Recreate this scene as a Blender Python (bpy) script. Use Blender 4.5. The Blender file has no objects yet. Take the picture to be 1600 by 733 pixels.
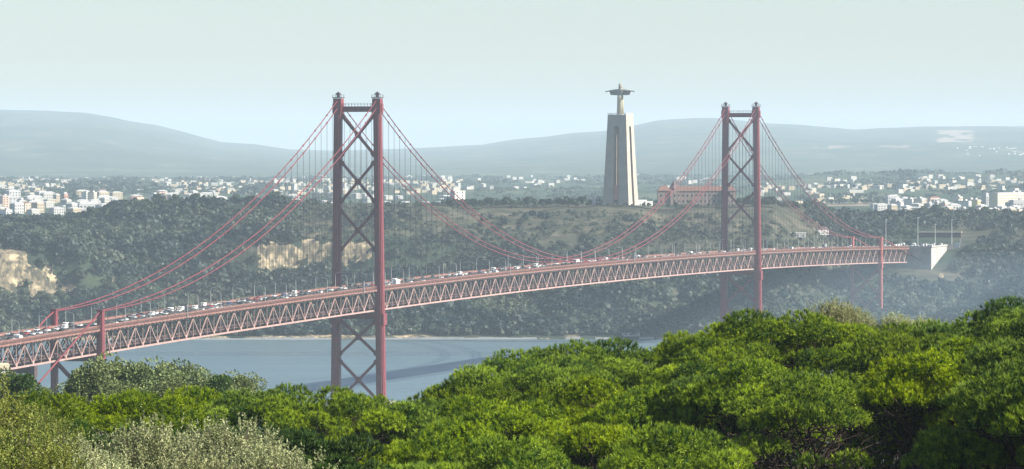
import bpy, math, random
import numpy as np
from mathutils import Vector, Matrix

# ------------------------------------------------------------------ camera, world, sun
S = bpy.context.scene
C = S.collection
F = 8046.0                      # focal length in pixels of a 1600 px wide frame
CZ = 165.5                      # eye height above the river
HOR = 214.0                     # row of the horizon in that frame
cam_d = bpy.data.cameras.new('camera'); cam = bpy.data.objects.new('camera', cam_d); C.objects.link(cam)
cam_d.sensor_width = 36.0; cam_d.lens = F / 1600 * 36.0
cam_d.clip_start = 1.0; cam_d.clip_end = 90000.0
cam.location = (0, 0, CZ)
PITCH = math.atan((366.5 - HOR) / F)
cam.rotation_euler = (math.pi / 2 - PITCH, math.radians(0.1), 0)
S.camera = cam

SUN_DIR = Vector((0.84, -0.24, 0.58)).normalized()      # towards the sun
elev = math.asin(SUN_DIR.z); azim = math.atan2(SUN_DIR.x, SUN_DIR.y)
world = bpy.data.worlds.new("World"); S.world = world; world.use_nodes = True
wn = world.node_tree; bg = wn.nodes['Background']
sky = wn.nodes.new('ShaderNodeTexSky'); sky.sky_type = 'NISHITA'; sky.sun_disc = False
sky.sun_elevation = elev; sky.sun_rotation = azim
sky.altitude = 100; sky.air_density = 0.82; sky.dust_density = 0.4; sky.ozone_density = 2.0
wn.links.new(sky.outputs[0], bg.inputs[0]); bg.inputs[1].default_value = 0.058
sun_d = bpy.data.lights.new('sun', 'SUN'); sun = bpy.data.objects.new('sun', sun_d); C.objects.link(sun)
sun_d.energy = 5.0; sun_d.angle = math.radians(0.6); sun_d.color = (1.0, 0.93, 0.80)
sun.rotation_euler = SUN_DIR.to_track_quat('Z', 'Y').to_euler()
S.view_settings.view_transform = 'Standard'; S.view_settings.look = 'None'
S.view_settings.exposure = 1.2; S.view_settings.gamma = 1.0; S.view_settings.use_curve_mapping = False
S.cycles.max_bounces = 6; S.cycles.diffuse_bounces = 2; S.cycles.glossy_bounces = 2
S.cycles.transmission_bounces = 3; S.cycles.volume_bounces = 1; S.cycles.transparent_max_bounces = 6
S.cycles.use_denoising = True
HAZE_DENSITY = 4.3e-5
HAZE_COLOR = (0.69, 0.85, 1.0)

def px2w(px, py, D):            # measured place: column, row and distance -> metres
    return Vector(((px - 800) / F * D, D, CZ - (py - HOR) / F * D))

# ------------------------------------------------------------------ helpers
def link(o, parent=None):
    C.objects.link(o)
    if parent is not None: o.parent = parent
    return o
def tag(o, label=None, cat=None, group=None, kind=None):
    if label: o['label'] = label
    if cat: o['category'] = cat
    if group: o['group'] = group
    if kind: o['kind'] = kind
    return o
def thing(name, label, cat, loc=(0, 0, 0), rz=0.0, group=None):
    o = bpy.data.objects.new(name, None); C.objects.link(o)
    o.location = loc; o.rotation_euler = (0, 0, rz); o.empty_display_size = 0.5
    return tag(o, label, cat, group)
def copy_tree(root, loc, rz, label, sc=None):
    r = root.copy(); C.objects.link(r); r.location = loc; r.rotation_euler = (0, 0, rz)
    if sc is not None: r.scale = sc
    r['label'] = label
    for ch in root.children:
        c = ch.copy(); C.objects.link(c); c.parent = r
        for g in ch.children:
            d = g.copy(); C.objects.link(d); d.parent = c
    return r

class MB:
    def __init__(s): s.v = []; s.f = []
    def quad(s, a, b, c, d):
        n = len(s.v); s.v += [tuple(a), tuple(b), tuple(c), tuple(d)]; s.f.append((n, n+1, n+2, n+3))
    def poly(s, pts):
        n = len(s.v); s.v += [tuple(p) for p in pts]; s.f.append(tuple(range(n, n+len(pts))))
    def hexa(s, p):             # 8 corners: bottom ring 0-3, top ring 4-7
        n = len(s.v); s.v += [tuple(q) for q in p]
        for f in ((3,2,1,0),(4,5,6,7),(0,1,5,4),(1,2,6,5),(2,3,7,6),(3,0,4,7)): s.f.append(tuple(n+i for i in f))
    def box(s, c, d, rz=0.0):
        cx, cy, cz = c; hx, hy, hz = d[0]/2, d[1]/2, d[2]/2; co, si = math.cos(rz), math.sin(rz)
        P = []
        for z in (-hz, hz):
            for x, y in ((-hx,-hy),(hx,-hy),(hx,hy),(-hx,hy)):
                P.append((cx+x*co-y*si, cy+x*si+y*co, cz+z))
        s.hexa(P)
    def beam(s, a, b, w, h, up=Vector((0,0,1))):
        a = Vector(a); b = Vector(b); d = (b-a).normalized()
        if abs(d.dot(up)) > 0.98: up = Vector((1,0,0))
        sd = d.cross(up).normalized(); u = sd.cross(d).normalized()
        sd *= w/2; u *= h/2
        s.hexa([a-sd-u, a+sd-u, b+sd-u, b-sd-u, a-sd+u, a+sd+u, b+sd+u, b-sd+u])
    def tube(s, pts, rad, n=6, cap=True):
        pts = [Vector(p) for p in pts]
        if not hasattr(rad, '__len__'): rad = [rad]*len(pts)
        base = len(s.v); prev = None
        for i, p in enumerate(pts):
            d = (pts[min(i+1, len(pts)-1)] - pts[max(i-1, 0)]).normalized()
            ref = Vector((0,0,1)) if abs(d.z) < 0.9 else Vector((1,0,0))
            if prev is not None: ref = prev
            x = d.cross(ref).normalized(); y = x.cross(d).normalized(); prev = y
            for k in range(n):
                a = 2*math.pi*k/n; q = p + (x*math.cos(a) + y*math.sin(a))*rad[i]; s.v.append(tuple(q))
        for i in range(len(pts)-1):
            for k in range(n):
                a = base+i*n+k; b = base+i*n+(k+1) % n; s.f.append((a, b, b+n, a+n))
        if cap:
            s.f.append(tuple(base+k for k in range(n))[::-1]); e = base+(len(pts)-1)*n
            s.f.append(tuple(e+k for k in range(n)))
    def build(s, name, mat, parent=None, smooth=False):
        me = bpy.data.meshes.new(name); me.from_pydata(s.v, [], s.f)
        if mat: me.materials.append(mat)
        if smooth: me.polygons.foreach_set('use_smooth', [True]*len(me.polygons))
        me.update()
        return link(bpy.data.objects.new(name, me), parent)

def np_mesh(name, V, k, mat, tint=None, attrs=None):
    """V: (n,3) vertices, every k consecutive ones a face."""
    me = bpy.data.meshes.new(name); n = len(V); nf = n // k
    me.vertices.add(n); me.vertices.foreach_set('co', np.ascontiguousarray(V, dtype=np.float32).ravel())
    me.loops.add(n); me.loops.foreach_set('vertex_index', np.arange(n, dtype=np.int32))
    me.polygons.add(nf); me.polygons.foreach_set('loop_start', np.arange(0, n, k, dtype=np.int32))
    if tint is not None:
        a = me.attributes.new('tint', 'FLOAT', 'POINT'); a.data.foreach_set('value', np.ascontiguousarray(tint, dtype=np.float32))
    me.update(calc_edges=True)
    if mat: me.materials.append(mat)
    return me

def hash2(ix, iy, seed):
    n = (ix.astype(np.int64)*374761393 + iy.astype(np.int64)*668265263 + seed*2147483647) & 0x7fffffff
    n = ((n ^ (n >> 13)) * 1274126177) & 0x7fffffff
    return ((n ^ (n >> 16)) & 0xffff) / 65535.0
def vnoise(x, y, seed=0):
    x = np.asarray(x, float); y = np.asarray(y, float)
    ix = np.floor(x); iy = np.floor(y); fx = x-ix; fy = y-iy
    fx = fx*fx*(3-2*fx); fy = fy*fy*(3-2*fy)
    a = hash2(ix, iy, seed); b = hash2(ix+1, iy, seed); c = hash2(ix, iy+1, seed); d = hash2(ix+1, iy+1, seed)
    return (a*(1-fx)+b*fx)*(1-fy) + (c*(1-fx)+d*fx)*fy
def fbm(x, y, oct=4, seed=0):
    t = 0; a = 0.5; s = 0
    for i in range(oct):
        t = t + a*vnoise(np.asarray(x)*2**i, np.asarray(y)*2**i, seed+i*17); s += a; a *= 0.5
    return t/s - 0.5
def sstep(a, b, x):
    t = np.clip((np.asarray(x, float)-a)/(b-a), 0, 1); return t*t*(3-2*t)

# ------------------------------------------------------------------ materials
def mat(name, color, rough=0.8, spec=0.3, metal=0.0, noise=0.0, scale=1.0, c2=None, bump=0.0):
    m = bpy.data.materials.new(name); m.use_nodes = True; nt = m.node_tree; b = nt.nodes['Principled BSDF']
    b.inputs['Roughness'].default_value = rough; b.inputs['Metallic'].default_value = metal
    b.inputs['Specular IOR Level'].default_value = spec
    if noise > 0 or c2:
        tc = nt.nodes.new('ShaderNodeTexCoord'); nz = nt.nodes.new('ShaderNodeTexNoise')
        nz.inputs['Scale'].default_value = scale; nz.inputs['Detail'].default_value = 5; nz.inputs['Roughness'].default_value = 0.65
        nt.links.new(tc.outputs['Object'], nz.inputs['Vector'])
        rp = nt.nodes.new('ShaderNodeValToRGB'); rp.color_ramp.elements[0].position = 0.32; rp.color_ramp.elements[1].position = 0.68
        c2 = c2 or tuple(c*(1-noise) for c in color)
        rp.color_ramp.elements[0].color = (*c2, 1); rp.color_ramp.elements[1].color = (*color, 1)
        nt.links.new(nz.outputs['Fac'], rp.inputs[0]); nt.links.new(rp.outputs[0], b.inputs['Base Color'])
        if bump > 0:
            bp = nt.nodes.new('ShaderNodeBump'); bp.inputs['Strength'].default_value = bump; bp.inputs['Distance'].default_value = 0.3
            nt.links.new(nz.outputs['Fac'], bp.inputs['Height']); nt.links.new(bp.outputs[0], b.inputs['Normal'])
    else: b.inputs['Base Color'].default_value = (*color, 1)
    return m
def leaf_mat(name, c0, c1, transl=0.3, rough=0.55):
    m = bpy.data.materials.new(name); m.use_nodes = True; nt = m.node_tree; b = nt.nodes['Principled BSDF']
    at = nt.nodes.new('ShaderNodeAttribute'); at.attribute_name = 'tint'
    rp = nt.nodes.new('ShaderNodeValToRGB'); rp.color_ramp.elements[0].color = (*c0, 1); rp.color_ramp.elements[1].color = (*c1, 1)
    nt.links.new(at.outputs['Fac'], rp.inputs[0])
    oi = nt.nodes.new('ShaderNodeObjectInfo'); hs = nt.nodes.new('ShaderNodeHueSaturation')
    m1 = nt.nodes.new('ShaderNodeMapRange'); m1.inputs[3].default_value = 0.80; m1.inputs[4].default_value = 1.2; nt.links.new(oi.outputs['Random'], m1.inputs[0]); nt.links.new(m1.outputs[0], hs.inputs['Value'])
    m2 = nt.nodes.new('ShaderNodeMath'); m2.operation = 'FRACT'; m3 = nt.nodes.new('ShaderNodeMath'); m3.operation = 'MULTIPLY'; m3.inputs[1].default_value = 17.3; nt.links.new(oi.outputs['Random'], m3.inputs[0]); nt.links.new(m3.outputs[0], m2.inputs[0])
    m4 = nt.nodes.new('ShaderNodeMapRange'); m4.inputs[3].default_value = 0.487; m4.inputs[4].default_value = 0.513; nt.links.new(m2.outputs[0], m4.inputs[0]); nt.links.new(m4.outputs[0], hs.inputs['Hue'])
    m5 = nt.nodes.new('ShaderNodeMapRange'); m5.inputs[3].default_value = 1.06; m5.inputs[4].default_value = 0.92; nt.links.new(m2.outputs[0], m5.inputs[0]); nt.links.new(m5.outputs[0], hs.inputs['Saturation'])
    nt.links.new(rp.outputs[0], hs.inputs['Color']); rp = hs
    nt.links.new(rp.outputs[0], b.inputs['Base Color'])
    b.inputs['Roughness'].default_value = rough; b.inputs['Specular IOR Level'].default_value = 0.25
    tr = nt.nodes.new('ShaderNodeBsdfTranslucent'); nt.links.new(rp.outputs[0], tr.inputs['Color'])
    mx = nt.nodes.new('ShaderNodeMixShader'); mx.inputs[0].default_value = transl
    nt.links.new(b.outputs[0], mx.inputs[1]); nt.links.new(tr.outputs[0], mx.inputs[2])
    nt.links.new(mx.outputs[0], nt.nodes['Material Output'].inputs['Surface'])
    return m

M = {}
M['red'] = mat('red_paint', (0.205, 0.036, 0.044), 0.5, 0.4, c2=(0.125, 0.028, 0.038), scale=0.35)
M['lifted_red'] = mat('shade_lifted_red_paint', (0.42, 0.13, 0.12), 0.6, c2=(0.32, 0.09, 0.09), scale=0.3)  # tower red lightened to offset shade and mist on the far side tower
M['red_dark'] = mat('dark_red_paint', (0.10, 0.06, 0.06), 0.7, c2=(0.055, 0.04, 0.04), scale=0.5)  # darker, browner red for inner and secondary steelwork
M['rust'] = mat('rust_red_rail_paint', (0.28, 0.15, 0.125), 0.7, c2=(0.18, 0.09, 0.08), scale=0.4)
M['pale'] = mat('pale_pink_paint', (0.42, 0.29, 0.265), 0.6, c2=(0.29, 0.18, 0.17), scale=0.3)  # paler and pinker than the tower red
M['soffit'] = mat('dark_steel', (0.07, 0.05, 0.05), 0.8)
M['asphalt'] = mat('asphalt', (0.055, 0.055, 0.057), 0.9, noise=0.25, scale=0.2)
M['line'] = mat('road_paint', (0.75, 0.75, 0.72), 0.7)
M['concrete'] = mat('pale_concrete', (0.44, 0.43, 0.40), 0.85, c2=(0.27, 0.27, 0.25), scale=0.10, bump=0.2)
M['monument'] = mat('monument_concrete', (0.44, 0.38, 0.31), 0.85, c2=(0.35, 0.305, 0.255), scale=0.10, bump=0.2)
M['statue'] = mat('statue_stone', (0.30, 0.29, 0.25), 0.8, c2=(0.22, 0.22, 0.19), scale=0.4, bump=0.2)
M['statue_robe'] = mat('statue_robe_stone', (0.42, 0.40, 0.28), 0.8, c2=(0.33, 0.31, 0.23), scale=0.4, bump=0.2)
M['galv'] = mat('galvanised_steel', (0.45, 0.46, 0.46), 0.45, 0.5, 0.4)
M['rope'] = mat('grey_wire_rope', (0.07, 0.055, 0.06), 0.8)
M['glass'] = mat('dark_window_glass', (0.03, 0.035, 0.04), 0.15, 0.6)
M['tyre'] = mat('tyre_rubber', (0.02, 0.02, 0.02), 0.85)
M['bark'] = mat('pine_bark', (0.065, 0.045, 0.034), 0.9, c2=(0.030, 0.023, 0.020), scale=2.0, bump=0.5)
M['twig'] = mat('dry_twig_bark', (0.09, 0.07, 0.055), 0.9)
M['roof'] = mat('clay_tile_roof', (0.20, 0.105, 0.085), 0.85, c2=(0.14, 0.08, 0.07), scale=0.3)
M['pink'] = mat('pink_render_wall', (0.28, 0.205, 0.18), 0.85, c2=(0.21, 0.16, 0.145), scale=0.2)
M['slate'] = mat('dark_roof', (0.10, 0.08, 0.08), 0.8)
M['white'] = mat('white_render', (0.66, 0.65, 0.61), 0.85, noise=0.12, scale=0.1)
M['white_far'] = mat('toned_down_white_walls', (0.38, 0.375, 0.35), 0.9)  # darkened white that lowers the contrast of the far towns
M['cream_far'] = mat('toned_down_cream_walls', (0.35, 0.30, 0.22), 0.9)  # cream darkened the same way for distant walls
M['cream'] = mat('cream_render', (0.68, 0.59, 0.43), 0.85, noise=0.12, scale=0.1)
M['grey'] = mat('grey_render', (0.42, 0.42, 0.42), 0.85, noise=0.15, scale=0.1)
M['peach'] = mat('peach_render', (0.66, 0.46, 0.36), 0.85, noise=0.15, scale=0.1)
M['yellow'] = mat('yellow_render', (0.75, 0.62, 0.30), 0.85, noise=0.1, scale=0.1)
M['brick'] = mat('red_brick_render', (0.45, 0.24, 0.18), 0.85, noise=0.15, scale=0.1)

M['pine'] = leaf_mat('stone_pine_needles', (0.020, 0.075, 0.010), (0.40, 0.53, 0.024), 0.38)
M['pine_dark'] = leaf_mat('dark_and_shaded_needles', (0.022, 0.055, 0.012), (0.08, 0.16, 0.02), 0.25)  # darker needles paint shade into the back pines; also the dark mid-distance trees
M['silver'] = leaf_mat('silvery_olive_leaves', (0.13, 0.16, 0.06), (0.52, 0.53, 0.27), 0.3, 0.5)
M['lime'] = leaf_mat('yellow_green_leaves', (0.08, 0.12, 0.02), (0.32, 0.34, 0.06), 0.35)
M['broad'] = leaf_mat('broadleaf_foliage', (0.06, 0.10, 0.035), (0.26, 0.30, 0.11), 0.3)
M['far'] = leaf_mat('distant_tree_foliage', (0.008, 0.022, 0.014), (0.034, 0.058, 0.024), 0.1)
M['scrub'] = leaf_mat('hillside_scrub', (0.004, 0.015, 0.014), (0.080, 0.098, 0.058), 0.1)

def ground_mat():
    m = bpy.data.materials.new('bank_soil_and_rock'); m.use_nodes = True; nt = m.node_tree; b = nt.nodes['Principled BSDF']
    b.inputs['Roughness'].default_value = 0.95; b.inputs['Specular IOR Level'].default_value = 0.1
    g = nt.nodes.new('ShaderNodeNewGeometry')
    def nz(scale, det=6, sx=(1, 1, 1)):
        mp = nt.nodes.new('ShaderNodeMapping'); mp.inputs['Scale'].default_value = sx
        n = nt.nodes.new('ShaderNodeTexNoise'); n.inputs['Scale'].default_value = scale; n.inputs['Detail'].default_value = det
        n.inputs['Roughness'].default_value = 0.65
        nt.links.new(g.outputs['Position'], mp.inputs[0]); nt.links.new(mp.outputs[0], n.inputs['Vector']); return n
    def ramp(n, p0, c0, p1, c1):
        r = nt.nodes.new('ShaderNodeValToRGB'); e = r.color_ramp.elements; e[0].position = p0; e[1].position = p1
        e[0].color = (*c0, 1); e[1].color = (*c1, 1); nt.links.new(n.outputs['Fac'], r.inputs[0]); return r
    def mix(f, a, c):
        x = nt.nodes.new('ShaderNodeMix'); x.data_type = 'RGBA'; nt.links.new(f, x.inputs[0]); nt.links.new(a, x.inputs[6]); nt.links.new(c, x.inputs[7]); return x.outputs[2]
    veg = ramp(nz(0.03), 0.38, (0.014, 0.030, 0.022), 0.64, (0.045, 0.060, 0.036))
    dry = ramp(nz(0.07, 6, (0.4, 1, 1)), 0.42, (0.04, 0.045, 0.03), 0.68, (0.135, 0.12, 0.09))
    rock = ramp(nz(0.055, 8, (1, 1, 2.2)), 0.36, (0.16, 0.135, 0.085), 0.58, (0.52, 0.42, 0.27))
    def attr(nm):
        a = nt.nodes.new('ShaderNodeAttribute'); a.attribute_name = nm; return a.outputs['Fac']
    c = mix(attr('dry'), veg.outputs[0], dry.outputs[0]); ra = nt.nodes.new('ShaderNodeMath'); ra.operation = 'MULTIPLY_ADD'; nf = nz(0.16, 8, (1, 1, 1.6)); nt.links.new(nf.outputs['Fac'], ra.inputs[0]); ra.inputs[1].default_value = 1.5; nt.links.new(attr('rock'), ra.inputs[2])
    rr_ = nt.nodes.new('ShaderNodeMapRange'); rr_.inputs[1].default_value = 1.24; rr_.inputs[2].default_value = 1.31; nt.links.new(ra.outputs[0], rr_.inputs[0])
    st = nt.nodes.new('ShaderNodeTexVoronoi'); st.feature = 'DISTANCE_TO_EDGE'; st.inputs['Scale'].default_value = 0.10; ms = nt.nodes.new('ShaderNodeMapping'); ms.inputs['Scale'].default_value = (1, 1, 0.45)
    nt.links.new(g.outputs['Position'], ms.inputs[0]); nt.links.new(ms.outputs[0], st.inputs['Vector'])
    cr = nt.nodes.new('ShaderNodeMapRange'); cr.inputs[2].default_value = 0.16; cr.inputs[3].default_value = 0.35; nt.links.new(st.outputs['Distance'], cr.inputs[0])
    cm = nt.nodes.new('ShaderNodeMix'); cm.data_type = 'RGBA'; nt.links.new(cr.outputs[0], cm.inputs[0]); cm.inputs[6].default_value = (0.06, 0.055, 0.045, 1); nt.links.new(rock.outputs[0], cm.inputs[7])
    sk = nz(0.22, 5, (1, 1, 0.22)); sm = nt.nodes.new('ShaderNodeMapRange'); sm.inputs[1].default_value = 0.42; sm.inputs[2].default_value = 0.54; nt.links.new(sk.outputs['Fac'], sm.inputs[0])
    c3 = nt.nodes.new('ShaderNodeMix'); c3.data_type = 'RGBA'; nt.links.new(sm.outputs[0], c3.inputs[0]); c3.inputs[6].default_value = (0.075, 0.07, 0.05, 1); nt.links.new(cm.outputs[2], c3.inputs[7])
    c = mix(rr_.outputs[0], c, c3.outputs[2])
    nt.links.new(c, b.inputs['Base Color'])
    return m
M['bank'] = ground_mat()

def plain_mat():
    m = bpy.data.materials.new('plain_fields_and_woods'); m.use_nodes = True; nt = m.node_tree; b = nt.nodes['Principled BSDF']
    b.inputs['Roughness'].default_value = 0.95; b.inputs['Specular IOR Level'].default_value = 0.1
    g = nt.nodes.new('ShaderNodeNewGeometry'); mp = nt.nodes.new('ShaderNodeMapping'); mp.inputs['Scale'].default_value = (1, 0.35, 0.0)
    nt.links.new(g.outputs['Position'], mp.inputs[0])
    n = nt.nodes.new('ShaderNodeTexNoise'); n.inputs['Scale'].default_value = 0.004; n.inputs['Detail'].default_value = 8; n.inputs['Roughness'].default_value = 0.7
    nt.links.new(mp.outputs[0], n.inputs['Vector'])
    r = nt.nodes.new('ShaderNodeValToRGB'); e = r.color_ramp.elements
    e[0].position = 0.40; e[0].color = (0.018, 0.038, 0.022, 1); e[1].position = 0.72; e[1].color = (0.20, 0.17, 0.12, 1)
    k = e.new(0.55); k.color = (0.045, 0.07, 0.035, 1)
    nt.links.new(n.outputs['Fac'], r.inputs[0])
    a = nt.nodes.new('ShaderNodeAttribute'); a.attribute_name = 'rock'
    nq = nt.nodes.new('ShaderNodeTexNoise'); nq.inputs['Scale'].default_value = 0.012; nq.inputs['Detail'].default_value = 6; nt.links.new(mp.outputs[0], nq.inputs['Vector'])
    qa = nt.nodes.new('ShaderNodeMath'); qa.operation = 'MULTIPLY_ADD'; nt.links.new(nq.outputs['Fac'], qa.inputs[0]); qa.inputs[1].default_value = 1.6; nt.links.new(a.outputs['Fac'], qa.inputs[2])
    qr = nt.nodes.new('ShaderNodeMapRange'); qr.inputs[1].default_value = 1.25; qr.inputs[2].default_value = 1.7; nt.links.new(qa.outputs[0], qr.inputs[0])
    x = nt.nodes.new('ShaderNodeMix'); x.data_type = 'RGBA'; nt.links.new(qr.outputs[0], x.inputs[0]); nt.links.new(r.outputs[0], x.inputs[6]); x.inputs[7].default_value = (0.34, 0.26, 0.20, 1)
    nt.links.new(x.outputs[2], b.inputs['Base Color'])
    return m
M['plain'] = plain_mat()

def water_mat():
    m = bpy.data.materials.new('river_water'); m.use_nodes = True; nt = m.node_tree; b = nt.nodes['Principled BSDF']
    b.inputs['Base Color'].default_value = (0.10, 0.15, 0.17, 1); b.inputs['Roughness'].default_value = 0.22
    b.inputs['IOR'].default_value = 1.40
    g = nt.nodes.new('ShaderNodeNewGeometry'); mp = nt.nodes.new('ShaderNodeMapping'); mp.inputs['Scale'].default_value = (0.35, 1.0, 1.0)
    nt.links.new(g.outputs['Position'], mp.inputs[0])
    n = nt.nodes.new('ShaderNodeTexNoise'); n.inputs['Scale'].default_value = 0.05; n.inputs['Detail'].default_value = 9; n.inputs['Roughness'].default_value = 0.7
    nt.links.new(mp.outputs[0], n.inputs['Vector'])
    bp = nt.nodes.new('ShaderNodeBump'); bp.inputs['Strength'].default_value = 0.3; bp.inputs['Distance'].default_value = 1.2
    nt.links.new(n.outputs['Fac'], bp.inputs['Height']); nt.links.new(bp.outputs[0], b.inputs['Normal'])
    n2 = nt.nodes.new('ShaderNodeTexNoise'); n2.inputs['Scale'].default_value = 0.006; n2.inputs['Detail'].default_value = 6
    mp2 = nt.nodes.new('ShaderNodeMapping'); mp2.inputs['Scale'].default_value = (0.12, 1.0, 1.0)
    nt.links.new(g.outputs['Position'], mp2.inputs[0]); nt.links.new(mp2.outputs[0], n2.inputs['Vector'])
    mr = nt.nodes.new('ShaderNodeMapRange'); mr.inputs[1].default_value = 0.35; mr.inputs[2].default_value = 0.65; mr.inputs[3].default_value = 0.24; mr.inputs[4].default_value = 0.38
    nt.links.new(n2.outputs['Fac'], mr.inputs[0]); nt.links.new(mr.outputs[0], b.inputs['Roughness'])
    return m
M['water'] = water_mat()

# ------------------------------------------------------------------ setting: terrain sheets
def grid_mesh(name, xs, ys, Z, m, rock=None, dry=None):
    X, Y = xs, ys       # 2-D arrays [row, col]
    nr, nc = X.shape
    V = np.stack([X, Y, Z], -1).reshape(-1, 3)
    idx = np.arange(nr*nc).reshape(nr, nc)
    Q = np.stack([idx[:-1, :-1], idx[:-1, 1:], idx[1:, 1:], idx[1:, :-1]], -1).reshape(-1, 4)
    me = bpy.data.meshes.new(name); me.vertices.add(len(V)); me.vertices.foreach_set('co', V.astype(np.float32).ravel())
    me.loops.add(Q.size); me.loops.foreach_set('vertex_index', Q.astype(np.int32).ravel())
    me.polygons.add(len(Q)); me.polygons.foreach_set('loop_start', np.arange(0, Q.size, 4, dtype=np.int32))
    for nm, a in (('rock', rock), ('dry', dry)):
        if a is not None:
            at = me.attributes.new(nm, 'FLOAT', 'POINT'); at.data.foreach_set('value', a.astype(np.float32).ravel())
    me.update(calc_edges=True); me.polygons.foreach_set('use_smooth', [True]*len(Q)); me.materials.append(m)
    o = link(bpy.data.objects.new(name, me)); o['kind'] = 'structure'
    return o

# --- south bank: heights given for bearings (columns) and distances (rows)
PXC = np.array([-900, -300, 0, 100, 200, 300, 400, 500, 600, 800, 1000, 1140, 1200, 1260, 1320, 1420, 1500, 1600, 1900, 2500], float)
def prof(pts):
    d = np.array([p[0] for p in pts], float); z = np.array([p[1] for p in pts], float)
    return d, z
A_ = [(4150,-4),(4212,-1),(4216,2),(4235,3),(4250,6),(4300,24),(4400,56),(4500,82),(4600,98),(4650,103),(4900,103),(5300,90),(5600,76),(6100,72)]
B_ = [(4150,-4),(4212,-1),(4216,2),(4235,3),(4250,8),(4300,24),(4400,45),(4428,50),(4440,80),(4500,90),(4600,99),(4650,103),(4900,103),(5300,90),(5600,76),(6100,72)]
L_ = [(4150,-4),(4212,-1),(4216,2),(4235,3),(4250,8),(4300,24),(4330,32),(4346,70),(4400,78),(4500,83),(4600,85),(4900,84),(5300,82),(5600,74),(6100,72)]
L2_ = [(4150,-4),(4212,-1),(4216,2),(4235,3),(4250,6),(4300,24),(4400,52),(4500,80),(4600,99),(4700,103),(4900,101),(5300,84),(5600,75),(6100,72)]
R_ = [(4150,-4),(4212,-1),(4216,2),(4300,4),(4560,5),(4600,10),(4650,25),(4705,46),(4770,60),(4850,63),(4950,76),(5050,84),(5200,86),(5400,78),(5600,75),(6100,72)]
R2_ = [(4150,-4),(4212,-1),(4216,2),(4260,4),(4400,24),(4520,55),(4620,84),(4700,97),(4900,101),(5100,98),(5300,84),(5600,75),(6100,72)]
R3_ = [(4150,-4),(4212,-1),(4216,2),(4300,10),(4500,26),(4600,30),(4700,46),(4800,62),(4900,72),(5000,82),(5200,85),(5400,77),(5600,74),(6100,72)]
PR = [L_, L_, L_, L_, L2_, L2_, B_, B_, B_, A_, A_, A_, A_, R2_, R_, R_, R_, R3_, R3_, R3_]
DR = np.arange(4150, 6120, 9.0)
TAB = np.stack([np.interp(DR, *prof(p)) for p in PR], 0)      # [col, row]
def base_south(px, D):
    ci = np.interp(px, PXC, np.arange(len(PXC))); i0 = np.clip(np.floor(ci).astype(int), 0, len(PXC)-2); fx = ci-i0; fx = fx*fx*(3-2*fx)
    ri = np.clip((np.asarray(D)-DR[0])/(DR[1]-DR[0]), 0, len(DR)-1.001); r0 = np.floor(ri).astype(int); fr = ri-r0
    g = lambda i, j: TAB[i, j]
    return (g(i0, r0)*(1-fr)+g(i0, r0+1)*fr)*(1-fx) + (g(i0+1, r0)*(1-fr)+g(i0+1, r0+1)*fr)*fx
def south_h(x, y):
    x = np.asarray(x, float); y = np.asarray(y, float)
    wob = fbm(x/90, y/400, 3, 5)*55*sstep(4225, 4300, y)*(1-sstep(4560, 4640, y))
    px = 800 + F*x/y
    z = base_south(px, y+wob)
    amp = sstep(4225, 4300, y)*(1-0.85*sstep(4600, 4680, y))
    z = z + amp*(fbm(x/70, y/70, 4, 2)*14 - np.abs(fbm(x/45, y/160, 3, 9))*12)
    z = z + fbm(x/30, y/30, 2, 3)*1.5*sstep(4215, 4260, y) + fbm(x/13, y/16, 3, 6)*5*sstep(4250, 4310, y)*(1-sstep(4540, 4620, y))
    return z
def south_masks(x, y, z):
    px = 800 + F*x/y; py = HOR + (CZ-z)*F/y
    n = fbm(x/22, z/9, 4, 31); n2 = fbm(x/60, z/30, 3, 37)
    def blob(x0, x1, y0, y1, soft=10):
        return sstep(x0-soft, x0+soft, px)*(1-sstep(x1-soft, x1+soft, px))*sstep(y0-6, y0+6, py)*(1-sstep(y1-6, y1+6, py))
    r = np.maximum.reduce([blob(-60, 40, 388, 455)*.85, blob(40, 120, 415, 462)*0.75, blob(130, 190, 425, 452)*0.6, blob(400, 470, 378, 425), blob(465, 588, 372, 412)*0.8,
                           blob(830, 910, 448, 462)*0.95, blob(1462, 1496, 422, 456)*0.55])
    rock = np.clip(sstep(0.5, 0.8, r + n*1.6 + n2*0.9), 0, 1)*sstep(0.12, 0.5, r)
    shore = sstep(4213, 4216, y)*(1-sstep(4226, 4240, y))*sstep(-0.05, 0.15, fbm(x/25, y/30, 3, 44))*0.85
    rock = np.maximum(rock, shore)
    dry = np.clip(sstep(0.0, 0.22, fbm(x/120, z/14, 3, 51)) * 0.75, 0, 1)
    dry = np.maximum(dry, blob(430, 1330, 322, 372, 20)*sstep(-0.25, 0.1, fbm(x/60, z/6, 3, 58)))
    c_ = sstep(620, 700, px)*(1-sstep(1240, 1330, px))
    wv = 9*fbm(x/160, x*0+.3, 3, 66)
    for zk, wd in ((93, 1.3), (82, .9), (68, 1.4), (55, .8)): dry = np.maximum(dry, c_*np.exp(-((z-zk-wv-x*.02)/wd)**2)*sstep(-.22, .05, fbm(x/70, x*0+zk, 2, 68)))
    return rock, dry
def warp_cols(lo, hi, n):
    return np.linspace(lo, hi, n)
pxs = np.concatenate([np.linspace(-900, -60, 60)[:-1], np.linspace(-60, 1660, 480), np.linspace(1660, 2500, 60)[1:]])
rows = np.concatenate([np.arange(4170, 4700, 5.0), np.arange(4700, 5200, 12.0), np.arange(5200, 6110, 30.0)])
PXG, YG = np.meshgrid(pxs, rows); XG = (PXG-800)/F*YG
ZG = south_h(XG, YG); RK, DY = south_masks(XG, YG, ZG)
grid_mesh('south_bank_hillside', XG, YG, ZG, M['bank'], RK, DY)

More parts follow.
